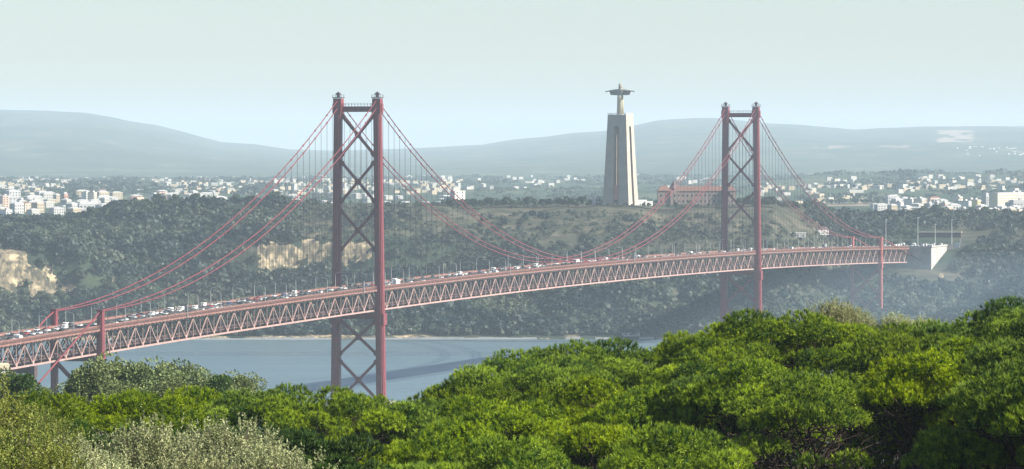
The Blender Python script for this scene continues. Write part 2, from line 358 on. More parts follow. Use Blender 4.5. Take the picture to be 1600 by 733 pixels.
def plain_h(x, y):
    z = np.interp(y, [5900, 9000, 14000, 15000], [71, 71, 55, 54]) + fbm(x/700, y/900, 4, 71)*10*sstep(6100, 8000, y)
    px = 800 + F*x/y
    z = z + 18*np.exp(-((y-11200)/700)**2)*sstep(1180, 1300, px)
    return z
pxs = np.linspace(-900, 2500, 220); rows = np.linspace(6050, 14600, 170)
PXG, YG = np.meshgrid(pxs, rows); XG = (PXG-800)/F*YG; ZG = plain_h(XG, YG)
pyg = HOR + (CZ-ZG)*F/YG
sand = sstep(1260, 1290, PXG)*(1-sstep(1370, 1400, PXG))*sstep(6900, 7100, YG)*(1-sstep(8000, 8300, YG))*0.7
grid_mesh('plain_terrain', XG, YG, ZG, M['plain'], sand)

RX = [-900,-400,-100,0,74,135,177,199,248,284,319,347,400,453,520,599,655,719,755,800,857,896,942,998,1030,1084,1119,1200,1253,1292,1335,1377,1448,1555,1600,1750,2000,2500]
RY = [215,190,172,170,172,175,182.5,188,195,204,214,221.5,224.4,233,235,233,231,227.5,226,218.6,213,207.5,205,195,188,185,185,193.6,196,200,204,201,198.6,198,199,196,205,215]
def mount_h(x, y):
    px = 800 + F*x/y; yr = np.interp(px, RX, RY)
    zr = CZ + (HOR-yr)*30000/F
    t = np.clip((y-14500)/15500, 0, 1.25)
    up = np.where(t < 1, sstep(0, 1, t)*0.55 + 0.45*t, 1-0.5*(t-1)/0.25*0.6)
    z = 54 + (zr-54)*up
    z = z + (fbm(x/1300, y/2500, 5, 81)*90 - np.abs(fbm(x/700, y/3500, 3, 88))*70)*np.sin(np.pi*np.clip(t, 0, 1))*np.clip((zr-60)/220, 0.15, 1)
    z = z + fbm(x/380, y/500, 3, 90)*7*sstep(0.1, 0.4, t)
    return z
rows = np.linspace(14400, 33500, 220); pxs = np.linspace(-900, 2500, 340)
PXG, YG = np.meshgrid(pxs, rows); XG = (PXG-800)/F*YG; ZG = mount_h(XG, YG)
pyg = HOR + (CZ-ZG)*F/YG; nn = fbm(PXG/16, pyg/5, 4, 93)
def pblob(x0, x1, y0, y1): return sstep(x0-8, x0+8, PXG)*(1-sstep(x1-8, x1+8, PXG))*sstep(y0-2, y0+2, pyg)*(1-sstep(y1-2, y1+2, pyg))
rk = np.maximum.reduce([pblob(1462, 1520, 204, 224)*sstep(-0.25, 0, nn), pblob(1265, 1425, 224, 234)*sstep(0, .12, nn)*.7, pblob(1325, 1365, 212, 221)*sstep(0, .12, nn)*.5,
                        pblob(100, 125, 184, 194)*sstep(0.0, .15, nn)*.6, pblob(1440, 1460, 210, 222)*sstep(0.05, .15, nn)*.6])
grid_mesh('mountain_range', XG, YG, ZG, M['plain'], rk)

# --- near bank under and behind the foreground trees
ND = [-400, -60, 0, 60, 150, 250, 400, 700, 900, 1300, 2000, 2600, 3000, 3150, 3300]
NZ = [168, 163.9, 163.7, 158, 148.5, 142, 137, 118, 111, 80, 25, 8, 3, -2, -6]
def near_h(x, y):
    x = np.asarray(x, float); y = np.asarray(y, float)
    return np.interp(y, ND, NZ) + fbm(x/40, y/40, 4, 11)*2.5*sstep(20, 200, y)
ys = np.concatenate([np.arange(-225, 0, 25.0), np.arange(0, 500, 6.0), np.arange(500, 3301, 40.0)])
T_, YG = np.meshgrid(np.linspace(-1, 1, 140), ys); XG = T_*(160 + 0.42*np.abs(YG)); ZG = near_h(XG, YG)
grid_mesh('near_bank_ground', XG, YG, ZG, M['bank'], np.zeros_like(XG), np.zeros_like(XG)+0.3)

def sheet(name, x0, x1, y0, y1, z, m):
    b = MB(); b.quad((x0, y0, z), (x1, y0, z), (x1, y1, z), (x0, y1, z)); o = b.build(name, m); o['kind'] = 'structure'; return o
sheet('ground', -10500, 10500, -250, 59500, -7.5, M['bank'])
sheet('river', -7000, 7000, 2500, 5200, 0.0, M['water'])

# ------------------------------------------------------------------ the bridge
TH = math.radians(15.87); SN, CS = math.sin(TH), math.cos(TH)
BR = thing('suspension_bridge', 'long red suspension bridge with two lattice towers spanning the river', 'bridge', (-94, 3143, 0), 0)
# local frame: +X along the bridge away from the viewer, +Y across it to the right
BR.matrix_world = Matrix(((SN, CS, 0, -94), (CS, -SN, 0, 3143), (0, 0, 1, 0), (0, 0, 0, 1)))
# (SN,CS),(CS,-SN) is a mirrored pair, so the part code uses v = -Y to keep the frame right-handed
BR.matrix_world = Matrix(((SN, -CS, 0, -94), (CS, SN, 0, 3143), (0, 0, 1, 0), (0, 0, 0, 1)))
def L(u, v, z): return Vector((u, -v, z))                # local bridge point; v to the viewer's right
def W(u, v, z): return Vector((-94 + u*SN + v*CS, 3143 + u*CS - v*SN, z))
def ztc(u): t = (u-500)/1000.0; return 73.3 - 9.3*t*t    # top chord
def zroad(u): return ztc(u) + 2.5
U0, U1 = -690.0, 1624.0
PAN = 23.023
TV = 10.8                                                # truss plane
DEP = 11.2

def tower_spacing(z): return 12.5 + (186-z)/186*2.1
def make_tower(u0, name):
    T = bpy.data.objects.new('tower', None); link(T, BR); T.location = (u0, 0, 0)
    for s in (-1, 1):
        b = MB()
        def ring(z, w, d, dv=0):
            v = s*tower_spacing(z)+dv
            return [(-d/2, -(v-w/2), z), (-d/2, -(v+w/2), z), (d/2, -(v+w/2), z), (d/2, -(v-w/2), z)]
        def seg(z0, z1, w0, w1, d0, d1):
            a = ring(z0, w0, d0); c = ring(z1, w1, d1)
            b.hexa([Vector(p) for p in a] + [Vector(p) for p in c])
        seg(-1, 180, 4.5, 4.0, 6.6, 5.4)             # main box
        seg(-1, 179, 3.0, 2.6, 7.9, 6.6)             # fluted centre plate along the bridge
        seg(-1, 179, 5.3, 4.7, 3.4, 2.9)             # outer plate
        seg(180, 189.2, 5.4, 5.0, 6.2, 5.6)          # saddle house
        seg(181, 186.0, 6.5, 6.5, 3.6, 3.6)
        seg(51, 58, 6.4, 6.4, 7.0, 7.0)              # collar under the deck
        for z in range(12, 178, 12):                 # plate joints
            w = 4.7-0.6*z/180; d = 6.75-1.2*z/180
            seg(z, z+0.35, w, w, d, d)
        b.build('tower_leg', M['red'], T)
        c = MB()
        v = s*12.5
        c.box((0, -v, 189.7), (6.4, 6.2, 0.5)); c.box((0, -v, 191.4), (1.6, 1.6, 3.0)); c.box((0, -v, 192.0), (3.4, 2.4, 0.8))
        for dx in (-2.9, 2.9):
            for dv in (-2.6, 0, 2.6): c.box((dx, -(v+dv), 190.7), (0.25, 0.25, 1.8))
        for dv in (-2.6, 2.6): c.beam((-2.9, -(v+dv), 191.3), (2.9, -(v+dv), 191.3), 0.15, 0.15)
        for dx in (-2.9, 2.9): c.beam((dx, -(v-2.6), 191.3), (dx, -(v+2.6), 191.3), 0.15, 0.15)
        c.tube([(0, -v, 192), (0, -v, 193.6)], 0.16, 5)
        c.build('saddle_cap', M['red_dark'], T)
        p = MB()
        p.box((0, -s*14.6, 0.8), (26, 20, 4.6)); p.box((0, -s*14.6, 3.6), (20, 14, 1.4))
        p.build('pier_base', M['concrete'], T)
    def strut(z, h, nm='cross_strut', w=3.0):
        b = MB(); e = tower_spacing(z)-1.5
        b.box((0, 0, z), (w, 2*e, h)); b.build(nm, M['red'], T)
    strut(182.6, 3.4); strut(56.4, 3.6)
    r = MB()
    for k in range(13): r.box((0, -12+2*k, 185.3), (0.2, 0.2, 2.0))
    r.beam((0, -11, 186.2), (0, 11, 186.2), 0.15, 0.15); r.beam((0, -11, 185.4), (0, 11, 185.4), 0.12, 0.12)
    r.build('catwalk_rail', M['red_dark'], T)
    for z1, z0 in ((179.2, 154.0), (150.8, 125.6), (121.0, 96.2), (54.4, 32.6), (29.4, 4.6)):
        e1 = tower_spacing(z1)-1.9; e0 = tower_spacing(z0)-1.9
        b = MB()
        b.beam((0, e1, z1), (0, -e0, z0), 1.6, 1.4, Vector((1, 0, 0))); b.beam((0.03, -e1, z1), (0.03, e0, z0), 1.5, 1.36, Vector((1, 0, 0)))
        b.box((0, 0, (z0*e1+z1*e0)/(e0+e1)), (2.2, 3.4, 3.6))
        for z, e, q in ((z1, e1, 1), (z0, e0, -1)):      # gussets at the legs
            for s in (-1, 1):
                b.poly([(-0.6, s*(e+.5), z+1.2*q), (-0.6, s*(e+.5), z-3.4*q), (-0.6, s*(e-3.0), z-1.9*q), (-0.6, s*(e-2.2), z+0.1*q)])
        b.build('x_brace', M['red'], T)
    return T
make_tower(0, 'near'); make_tower(1013, 'far')

# stiffening trusses, deck, railings
n0 = int(math.floor((U0)/PAN)); n1 = int(math.ceil((U1)/PAN))
nodes = [k*PAN/2 for k in range(2*n0, 2*n1+1) if U0-1 <= k*PAN/2 <= U1+1]
kk = [k for k in range(2*n0, 2*n1+1) if U0-1 <= k*PAN/2 <= U1+1]
for s in (-1, 1):
    TR = bpy.data.objects.new('stiffening_truss', None); link(TR, BR)
    v = s*TV
    for k, u in zip(kk, nodes):
        if k % 2: continue
        b = MB(); us = [w for w in (u-PAN/2, u, u+PAN/2) if nodes[0] <= w <= nodes[-1]]
        for a, b_ in zip(us[:-1], us[1:]):
            b.beam(L(a, v, ztc(a)), L(b_, v, ztc(b_)), 0.7, 0.72); b.beam(L(a, v, ztc(a)-DEP), L(b_, v, ztc(b_)-DEP), 0.8, 0.92)
        for w in us:
            if w != u: b.beam(L(u, v, ztc(u)-DEP+.5), L(w, v, ztc(w)-.4), 0.45, 0.5)
            if w <= u: b.beam(L(w, v, ztc(w)-DEP), L(w, v, ztc(w)), 0.36, 0.40)
            for q in (w, w+PAN/4):
                if q < us[-1]-.1: b.box(L(q, s*(TV+1.2), ztc(q)+0.72), (0.5, 2.6, 0.9))
        b.box(L(u, v, ztc(u)-DEP+1.2), (2.0, 0.75, 1.9))
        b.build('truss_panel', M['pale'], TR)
    rl, gd = MB(), MB()
    V2 = s*(TV+2.4)
    for a, b_ in zip(nodes[:-1], nodes[1:]):
        m = (a+b_)/2
        for p, q in ((a, m), (m, b_)):
            for h, t in ((1.62, .10), (2.1, .09), (2.6, .09), (3.1, .09), (3.6, .16)):
                rl.beam(L(p, V2, ztc(p)+h), L(q, V2, ztc(q)+h), 0.12, t)
            for j in range(4):
                w = p+(q-p)*j/4; rl.box(L(w, V2, ztc(w)+2.5), (0.2, 0.16, 2.2))
        gd.beam(L(a, V2-s*0.1, ztc(a)+1.15), L(b_, V2-s*0.1, ztc(b_)+1.15), 0.3, 0.75)
        gd.beam(L(a, s*(TV+0.7), zroad(a)+.45), L(b_, s*(TV+0.7), zroad(b_)+.45), 0.3, 1.15)    # crash barrier
        gd.beam(L(a, s*(TV+1.4), ztc(a)+1.35), L(b_, s*(TV+1.4), ztc(b_)+1.35), 2.3, 0.2)     # walkway
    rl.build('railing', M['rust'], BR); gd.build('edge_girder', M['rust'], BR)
dk, ld, fb, ln, md_ = MB(), MB(), MB(), MB(), MB()
for a, b_ in zip(nodes[:-1], nodes[1:]):
    dk.beam(L(a, 0, zroad(a)-.3), L(b_, 0, zroad(b_)-.3), 2*TV+1.2, 0.6)
    ld.beam(L(a, 0, ztc(a)-DEP+1.2), L(b_, 0, ztc(b_)-DEP+1.2), 9.6, 0.9)
    ld.beam(L(a, -4.9, ztc(a)-DEP+2.7), L(b_, -4.9, ztc(b_)-DEP+2.7), 0.12, 0.9); ld.beam(L(a, 4.9, ztc(a)-DEP+2.7), L(b_, 4.9, ztc(b_)-DEP+2.7), 0.12, 0.9)
    fb.beam(L(a, -TV+.5, ztc(a)-DEP), L(b_, TV-.5, ztc(b_)-DEP), 0.4, 0.4)
    for v in (-3.6, 3.6):
        ln.beam(L(a, v, zroad(a)+.012), L(a+5.5, v, zroad(a+5.5)+.012), 0.15, 0.02)
    md_.beam(L(a, 0, zroad(a)+.35), L(b_, 0, zroad(b_)+.35), 0.2, 0.3)
for u in nodes:
    fb.box(L(u, 0, ztc(u)+0.6), (0.7, 2*TV-.9, 2.3)); fb.box(L(u, 0, ztc(u)-DEP+.2), (0.6, 2*TV-.9, 1.2))
    for v0, v1 in ((-TV+.5, -2), (2, TV-.5)): pass
    fb.beam(L(u, -TV+.6, ztc(u)-DEP+.8), L(u, -4.5, ztc(u)-.5), .5, .5); fb.beam(L(u, TV-.6, ztc(u)-DEP+.8), L(u, 4.5, ztc(u)-.5), .5, .5)
dk.build('road_deck', M['asphalt'], BR); ld.build('rail_deck', M['red_dark'], BR)
fb.build('floor_beams', M['red_dark'], BR); ln.build('lane_markings', M['line'], BR); md_.build('median_barrier', M['soffit'], BR)

# cables
UN, US = -483.5, 1013+483.5
def cab(u, which):              # height of lower (0) / upper (1) main cable
    if u < UN or u > US:
        d = (UN-u) if u < UN else (u-US); e = zroad(UN)+8.6
        return e - (0.37 if u < UN else 0.135)*d + (0.5 if which else 0)
    if u < 0 or u > 1013:
        t = ((u-UN)/(-UN)) if u < 0 else ((US-u)/(US-1013)); e = zroad(UN)+8.4
        z = e + (184-e)*t - 4*27.5*t*(1-t)*0.93
        return z + (4.3*(1-(1-t)**3)+0.4 if which else 0)
    t = u/1013.0; zm = zroad(506)+1.6
    z = zm + (184-zm)*(2*t-1)**2
    return z + ((2.2 + 2.1*abs(2*t-1)) if which else 0)
CV = 12.4
for s in (-1, 1):
    for w in (0, 1):
        us = [U for U in np.arange(-590, -483, 12)] + list(np.arange(-483.5, 0, PAN/2)) + list(np.linspace(0, 1013, 120)) + list(np.arange(1013+PAN/2, 1496, PAN/2)) + [1496.5, 1530, 1570, 1625]
        b = MB()
        b.tube([L(u, s*(CV+(0.9 if u < UN else 0)), cab(u, w)) for u in us], 0.31, 6)
        # cable bands
        for k in range(-20, 65):
            u = k*PAN
            if abs(u) < 5 or abs(u-1013) < 5: continue
            b.beam(L(u-.5, s*CV, cab(u-.5, w)), L(u+.5, s*CV, cab(u+.5, w)), 0.85, 0.85)
        b.build('main_cable', M['red'], BR, True)
hang = []
for s in (-1, 1):
    for k in range(-41, 130):
        u = k*PAN/2
        if abs(u) < 8 or abs(u-1013) < 8 or u < UN or u > US: continue
        z0, z1 = ztc(u)+.3, cab(u, k % 2)
        if z1-z0 > 4.5: hang.append((u, s, z0, z1))
hang.sort(key=lambda h: -(h[3]-h[2])/(3143+h[0]))
rest = MB()
for i, (u, s, z0, z1) in enumerate(hang):
    b = MB() if i < 98 else rest
    for d in (-.3, .3): b.beam(L(u+d, s*CV, z0), L(u+d, s*CV, z1), 0.085, 0.085)
    if i < 98: b.build('hanger', M['rope'], BR)
o = rest.build('hangers_beyond', M['rope'], BR); o['kind'] = 'stuff'

def make_bent(u0, zbot):
    T = bpy.data.objects.new('side_tower', None); link(T, BR); T.location = (u0, 0, 0)
    zt = zroad(u0)+8.8; zb = ztc(u0)-DEP
    for s in (-1, 1):
        b = MB(); v = s*12.9
        b.box((0, -v, (zt+zbot)/2), (3.6, 2.9, zt-zbot)); b.box((0, -v, (zt+zbot)/2-1), (4.3, 1.6, zt-zbot-2))
        b.box((0, -v, zt+.3), (4.4, 3.6, .8)); b.box((0, -v, zb-2.2), (4.5, 3.8, 4.4))
        b.build('leg', M['red' if u0 < 0 else 'lifted_red'], T)
        b = MB(); b.box((0, -v, zbot+1), (9, 9, 6)); b.build('pier_base', M['concrete'], T)
    b = MB(); b.box((0, 0, zb-2.4), (2.6, 23.0, 3.0)); b.build('cross_strut', M['red_dark'], T)
    zz = zb-5
    while zz - zbot > 12:
        z2 = max(zz-23, zbot+3)
        b = MB(); b.beam((0, 11.4, zz), (0, -11.4, z2), 1.8, 1.8, Vector((1, 0, 0))); b.beam((.03, -11.4, zz), (.03, 11.4, z2), 1.76, 1.76, Vector((1, 0, 0)))
        b.box((0, 0, (zz+z2)/2), (1.3, 2.4, 2.4)); b.build('x_brace', M['red' if u0 < 0 else 'lifted_red'], T); zz = z2-1.5
make_bent(UN, 2.0); make_bent(US, 3.0)
# end cross girder on the near approach
g = MB(); u = -578; zb = ztc(u)-DEP
g.box(L(u, 0, zb-2.4), (2.8, 25, 3.4)); g.build('end_cross_girder', M['red_dark'], BR)
for s in (-1, 1):
    g = MB(); g.box(L(u, s*11.6, zb-3.2), (4.4, 3.6, 5.6)); g.box(L(u, s*11.6, zb-10), (3.0, 2.6, 10)); g.box(L(u, s*11.6, zb-28), (2.6, 2.2, 36)); g.build('approach_column', M['red_dark'], BR)
# truss expansion posts (the slanted end frames where the spans meet)
for u in (-471, 6, 1007, 1486):
    for s in (-1, 1):
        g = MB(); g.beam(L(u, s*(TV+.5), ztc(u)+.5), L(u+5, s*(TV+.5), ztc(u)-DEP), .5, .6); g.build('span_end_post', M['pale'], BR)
# masts on the near rail
for u in (-351, -32, 291, 620, 964, 1290):
    g = MB(); g.box(L(u, TV+2.9, zroad(u)+1.9), (0.55, 0.45, 7.4)); g.build('rail_mast', M['galv'], BR)

# ------------------------------------------------------------------ number words
ONES = ['', 'first','second','third','fourth','fifth','sixth','seventh','eighth','ninth','tenth','eleventh','twelfth','thirteenth','fourteenth','fifteenth','sixteenth','seventeenth','eighteenth','nineteenth']
TENS = ['', '', 'twent','thirt','fort','fift','sixt','sevent','eight','ninet']
def ordw(n):
    if n < 20: return ONES[n]
    if n < 100:
        return TENS[n//10]+'ieth' if n % 10 == 0 else TENS[n//10]+'y-'+ONES[n % 10]
    return 'hundred and '+ordw(n-100) if n > 100 else 'hundredth'
SEGS = [(-1e9, UN, 'before the near bent'), (UN, 0, 'between bent and near tower'), (0, 506, 'on the main span, near half'),
        (506, 1013, 'on the main span, far half'), (1013, US, 'between far tower and bent'), (US, 1e9, 'beyond the far bent')]
def seg_of(u):
    for i, (a, b, n) in enumerate(SEGS):
        if a <= u < b: return i, n

# ------------------------------------------------------------------ street lamps on the bridge
def lamp_proto(side, label):
    t = thing('street_lamp', label, 'street lamp', (0, 0, 0), 0, 'street lamps along the bridge deck')
    p = MB(); p.tube([(0, 0, 0), (0, 0, 8.2)], [0.17, 0.11], 6)
    p.tube([(0, 0, 8.1), (0, side*.3, 8.9), (0, side*1.3, 9.5), (0, side*2.7, 9.7)], [.10, .09, .08, .07], 5); p.box((0, 0, .3), (.5, .5, .6)); p.build('pole', M['galv'], t)
    h = MB(); h.hexa([(-.16, side*2.5, 9.6), (.16, side*2.5, 9.6), (.2, side*3.5, 9.7), (-.2, side*3.5, 9.7), (-.1, side*2.5, 9.8), (.1, side*2.5, 9.8), (.12, side*3.5, 9.86), (-.12, side*3.5, 9.86)]); h.build('lamp_head', M['galv'], t)
    return t
cnt = {}
BRZ = math.atan2(CS, SN)
protos = {}
for s in (1, -1):
    u = -213 - 38.4*11 + (0 if s > 0 else 12)
    while u < 1600:
        if min(abs(u), abs(u-1013)) > 4:
            i, nm = seg_of(u); key = (s, i); cnt[key] = cnt.get(key, 0)+1
            lab = f"{ordw(cnt[key])} {'near-edge' if s > 0 else 'far-edge'} lamp from the left {nm}"
            p = W(u, s*(TV+1.0), zroad(u)+.2)
            if s not in protos:
                protos[s] = lamp_proto(1 if s > 0 else -1, lab); protos[s].location = p; protos[s].rotation_euler = (0, 0, BRZ)
            else: copy_tree(protos[s], p, BRZ, lab)
        u += 38.4

# ------------------------------------------------------------------ vehicles
CARCOL = {'white': (0.80, 0.80, 0.79), 'silver': (0.45, 0.46, 0.47), 'black': (0.02, 0.02, 0.022), 'dark grey': (0.09, 0.095, 0.10), 'blue': (0.05, 0.09, 0.22), 'red': (0.35, 0.03, 0.03)}
for k, c in CARCOL.items(): M['car_'+k] = mat(k.replace(' ', '_')+'_car_paint', c, 0.3, 0.5)
M['lamp_w'] = mat('headlight_lens', (0.8, 0.8, 0.8), 0.2)
def prism(b, prof_, y0, y1, inset=0.0):
    n = len(prof_); base = len(b.v)
    for y, q in ((y0, 0), (y1, 0)): b.v += [(x, y, z) for x, z in prof_]
    b.f.append(tuple(base+i for i in range(n))); b.f.append(tuple(base+n+i for i in range(n))[::-1])
    for i in range(n): j = (i+1) % n; b.f.append((base+i, base+n+i, base+n+j, base+j))
KINDS = {
 'saloon': dict(body=[(-2.25,.3),(2.25,.3),(2.28,.65),(2.1,.85),(1.2,.95),(-1.5,.98),(-2.2,.92),(-2.28,.6)], cab=[(1.15,.93),(.45,1.38),(-.75,1.42),(-1.55,.96)], roof=(-.72,.42,1.40), L=2.25, wb=1.35),
 'hatchback': dict(body=[(-1.95,.3),(1.95,.3),(2.0,.65),(1.85,.88),(1.05,.98),(-1.8,1.02),(-1.98,.9),(-2.0,.5)], cab=[(1.0,.96),(.35,1.45),(-1.3,1.48),(-1.85,1.0)], roof=(-1.28,.32,1.46), L=1.95, wb=1.25),
 'van': dict(body=[(-2.5,.35),(2.5,.35),(2.52,.9),(2.2,1.15),(1.5,2.05),(1.3,2.15),(-2.5,2.15)], cab=None, roof=None, L=2.5, wb=1.6),
 'lorry': dict(body=[(-4.6,.9),(2.0,.9),(2.0,3.5),(-4.6,3.5)], cab=None, roof=None, L=4, wb=2.9),
 'coach': dict(body=[(-5.5,.4),(5.5,.4),(5.55,1.2),(5.3,3.1),(-5.5,3.2)], cab=None, roof=None, L=5.5, wb=3.2)}
def car_proto(kind, col, label, loc, rz):
    d = KINDS[kind]; t = thing('parked_car' if False else {'saloon':'saloon_car','hatchback':'hatchback_car','van':'delivery_van','lorry':'box_lorry','coach':'coach'}[kind], label, {'saloon':'car','hatchback':'car','van':'van','lorry':'lorry','coach':'coach'}[kind], loc, rz, 'road traffic crossing the bridge')
    w = .88 if kind in ('saloon', 'hatchback') else (1.0 if kind == 'van' else 1.25)
    b = MB(); prism(b, d['body'], -w, w)
    if d['roof']: b.box(((d['roof'][0]+d['roof'][1])/2, 0, d['roof'][2]+.02), (d['roof'][1]-d['roof'][0], 1.3, .07))
    if kind == 'lorry': b.box((3.2, 0, 1.65), (2.0, 2.3, 2.3))
    b.build('body', M['car_'+col], t)
    g = MB()
    if d['cab']: prism(g, d['cab'], -.72, .72)
    elif kind == 'van': g.box((2.0, 0, 1.55), (.55, 1.85, .55)); g.box((.9, 0, 1.6), (1.0, 2.03, .5))
    elif kind == 'lorry': g.box((4.2, 0, 2.1), (.1, 2.0, .9)); g.box((3.6, 0, 2.1), (.8, 2.33, .7))
    else: g.box((0, 0, 2.2), (10.2, 2.54, .9)); g.box((5.45, 0, 2.0), (.12, 2.2, 1.4))
    g.build('window', M['glass'], t)
    for x in (-d['wb'], d['wb']):
        for y in (-1, 1):
            r = .32 if w < 1 else .45
            q = MB(); q.tube([(x, y*(w-.18), r), (x, y*(w+.02), r)], r, 10); q.build('wheel', M['tyre'], t)
    q = MB()
    for y in (-.62, .62): q.box((d['L']+.02 if kind != 'lorry' else 4.22, y, .68), (.08, .3, .16))
    q.build('headlamp', M['lamp_w'], t)
    return t
rnd = random.Random(5)
carlist = []
lanes = [-9.0, -5.6, -2.0, 2.0, 5.6, 9.0]
for li, v in enumerate(lanes):
    u = -640 + rnd.uniform(0, 20)
    while u < 1615:
        dens = 13 if (u < 100 and v < 0) else (36 if u < 700 else 44)
        if abs(u) < 8 and abs(v) > 8: u += 9; continue
        if v > 0: dens *= 1.45
        kind = rnd.choices(['saloon', 'hatchback', 'van', 'lorry', 'coach'], [10, 12, 1.6, .2, .12])[0]
        col = rnd.choices(list(CARCOL), [7, 5, 4.5, 4.5, 1.5, 1.2])[0]
        if kind in ('lorry', 'coach'): col = rnd.choice(['white', 'white', 'silver'])
        if kind == 'van': col = rnd.choice(['white', 'white', 'white', 'dark grey'])
        carlist.append((u, v+rnd.uniform(-.3, .3), kind, col)); u += 7.5+(6 if kind in ('lorry', 'coach') else 0)+rnd.expovariate(1/dens)
carlist.sort()
print('cars', len(carlist))
cnt = {}; protos = {}
DISP = {'saloon': 'saloon car', 'hatchback': 'hatchback', 'van': 'van', 'lorry': 'box lorry', 'coach': 'coach'}
for u, v, kind, col in carlist:
    i, nm = seg_of(u); side = 'far' if v < 0 else 'near'; key = (i, side, kind, col); cnt[key] = cnt.get(key, 0)+1
    lab = f"{ordw(cnt[key])} {col} {DISP[kind]} from left, {side} lanes, {nm}"
    rz = BRZ if v > 0 else BRZ+math.pi
    p = W(u, v, zroad(u)+.015)
    if (kind, col) not in protos: protos[(kind, col)] = car_proto(kind, col, lab, p, rz)
    else: copy_tree(protos[(kind, col)], p, rz, lab)

# ------------------------------------------------------------------ concrete anchor block, plaza
zt = zroad(1624)+.2
AB = thing('anchor_block', 'pale concrete abutment with a sloping wing wall at the far end of the bridge', 'abutment', W(1625, 0, 40))
b = MB(); Lb = lambda u, v, z: W(u, v, z)-W(1625, 0, 40)
b.hexa([Lb(1626, -24, 30), Lb(1626, 33, 30), Lb(1700, 33, 30), Lb(1700, -24, 30), Lb(1626, -24, zt-.6), Lb(1626, 33, zt-.6), Lb(1700, 33, zt-.6), Lb(1700, -24, zt-.6)])
b.build('wall', M['concrete'], AB)
b = MB(); b.beam(Lb(1625.6, -24, zt+.3), Lb(1625.6, 33.4, zt+.3), .6, 1.3); b.beam(Lb(1626, 33.4, zt+.3), Lb(1700, 33.4, zt+.3), .6, 1.3); b.build('parapet', M['concrete'], AB)
b = MB(); b.beam(Lb(1625, 14, zt-7), Lb(1625.2, 26, zt-13.5), .5, .7); b.box(Lb(1625.4, 27, zt-14), (2, 2, 1.6)); b.build('cable_anchor', M['soffit'], AB)
pl = MB(); P = [W(1700.2, -30, zt-.55), W(1700.2, 33, zt-.55), W(1860, 46, zt-.2), W(1860, -40, zt-.2)]; P2 = [q-Vector((0, 0, 5)) for q in P]
pl.hexa(P2+P); o = pl.build('toll_plaza_road', M['asphalt']); o['kind'] = 'structure'
pl = MB(); P = [W(1626.5, -23.5, zt-.58), W(1626.5, 32.5, zt-.58), W(1700, 32.5, zt-.58), W(1700, -23.5, zt-.58)]
pl.quad(*[q+Vector((0, 0, .05)) for q in P]); o = pl.build('approach_road', M['asphalt']); o['kind'] = 'structure'
rnd = random.Random(8); n = 0
for r in range(9):
    for v in (-18, -13, -8, -3, 3, 8, 13, 18, 23, 28):
        if rnd.random() < .42: continue
        col = rnd.choices(list(CARCOL), [12, 4, 3, 3, 1, .5])[0]; kind = rnd.choice(['hatchback', 'saloon', 'van'])
        if (kind, col) not in protos: kind, col = 'hatchback', 'white'
        u = 1640+r*12+rnd.uniform(-2, 2); n += 1
        lab = f"{col} {DISP[kind]}, {ordw(n)} from the front of the jam above the abutment"
        c = copy_tree(protos[(kind, col)], W(u, v, zt-.5), BRZ if v > 0 else BRZ+math.pi, lab); c['group'] = 'traffic queueing above the abutment'
GN = thing('sign_gantry', 'wide dark red overhead gantry across the road beyond the abutment', 'gantry', W(1745, 18, zt-.3), BRZ)
b = MB(); b.box((0, 0, 9), (2.5, 40, 4.6)); b.build('gantry_beam', M['red_dark'], GN)
b = MB(); b.box((0, 0, 11.8), (3.2, 41, .9)); b.build('gantry_roof', M['cream'], GN)
for y in (-19, 19): b = MB(); b.box((0, y, 3.4), (1, 1, 6.8)); b.build('post', M['galv'], GN)
SG = thing('road_sign', 'small pale square sign to the right of the dark red gantry', 'sign', px2w(1495, 392, 4790), BRZ)
b = MB(); b.box((0, 0, 4.5), (.3, 5, 5)); b.build('panel', M['white'], SG); b = MB(); b.tube([(0, 0, -3), (0, 0, 3)], .2, 6); b.build('post', M['galv'], SG)
mp = None
for i, (px, y0, y1) in enumerate(((1384, 345, 385), (1434, 342, 388), (1461, 352, 380), (1487, 345, 372))):
    D = 4760; p = px2w(px, y1+4, D); h = (y1-y0+4)/F*D
    t = thing('light_mast', ('tall thin lighting mast just right of the far bent', 'tallest lighting mast standing above the concrete abutment', 'lighting mast at the left end of the dark red gantry', 'lighting mast behind the right end of the dark red gantry')[i], 'mast', p, 0, 'lighting masts around the far bridge end')
    b = MB(); b.tube([(0, 0, -4), (0, 0, h)], [.4, .22], 6); b.build('pole', M['galv'], t)
    b = MB(); b.tube([(0, 0, h), (0, 0, h+.6)], [1.1, 1.1], 8); b.build('lamp_ring', M['galv'], t)
PBM = M['white']
PB = thing('concrete_pier', 'bright concrete pier block under the bridge at the left edge', 'pier', (0, 0, 0))
c = px2w(-9, 591, 2524); PB.location = (c.x, c.y, 0); PB.rotation_euler = (0, 0, .28-math.pi/2+BRZ*0)
PB.rotation_euler = (0, 0, 0.15)
b = MB(); b.box((0, 0, 27), (12.5, 16, 50)); b.build('pier_wall', M['white'], PB)
b = MB(); b.box((0, 0, 53.4), (13.4, 17, 2.6)); b.build('pier_cap', M['cream'], PB)

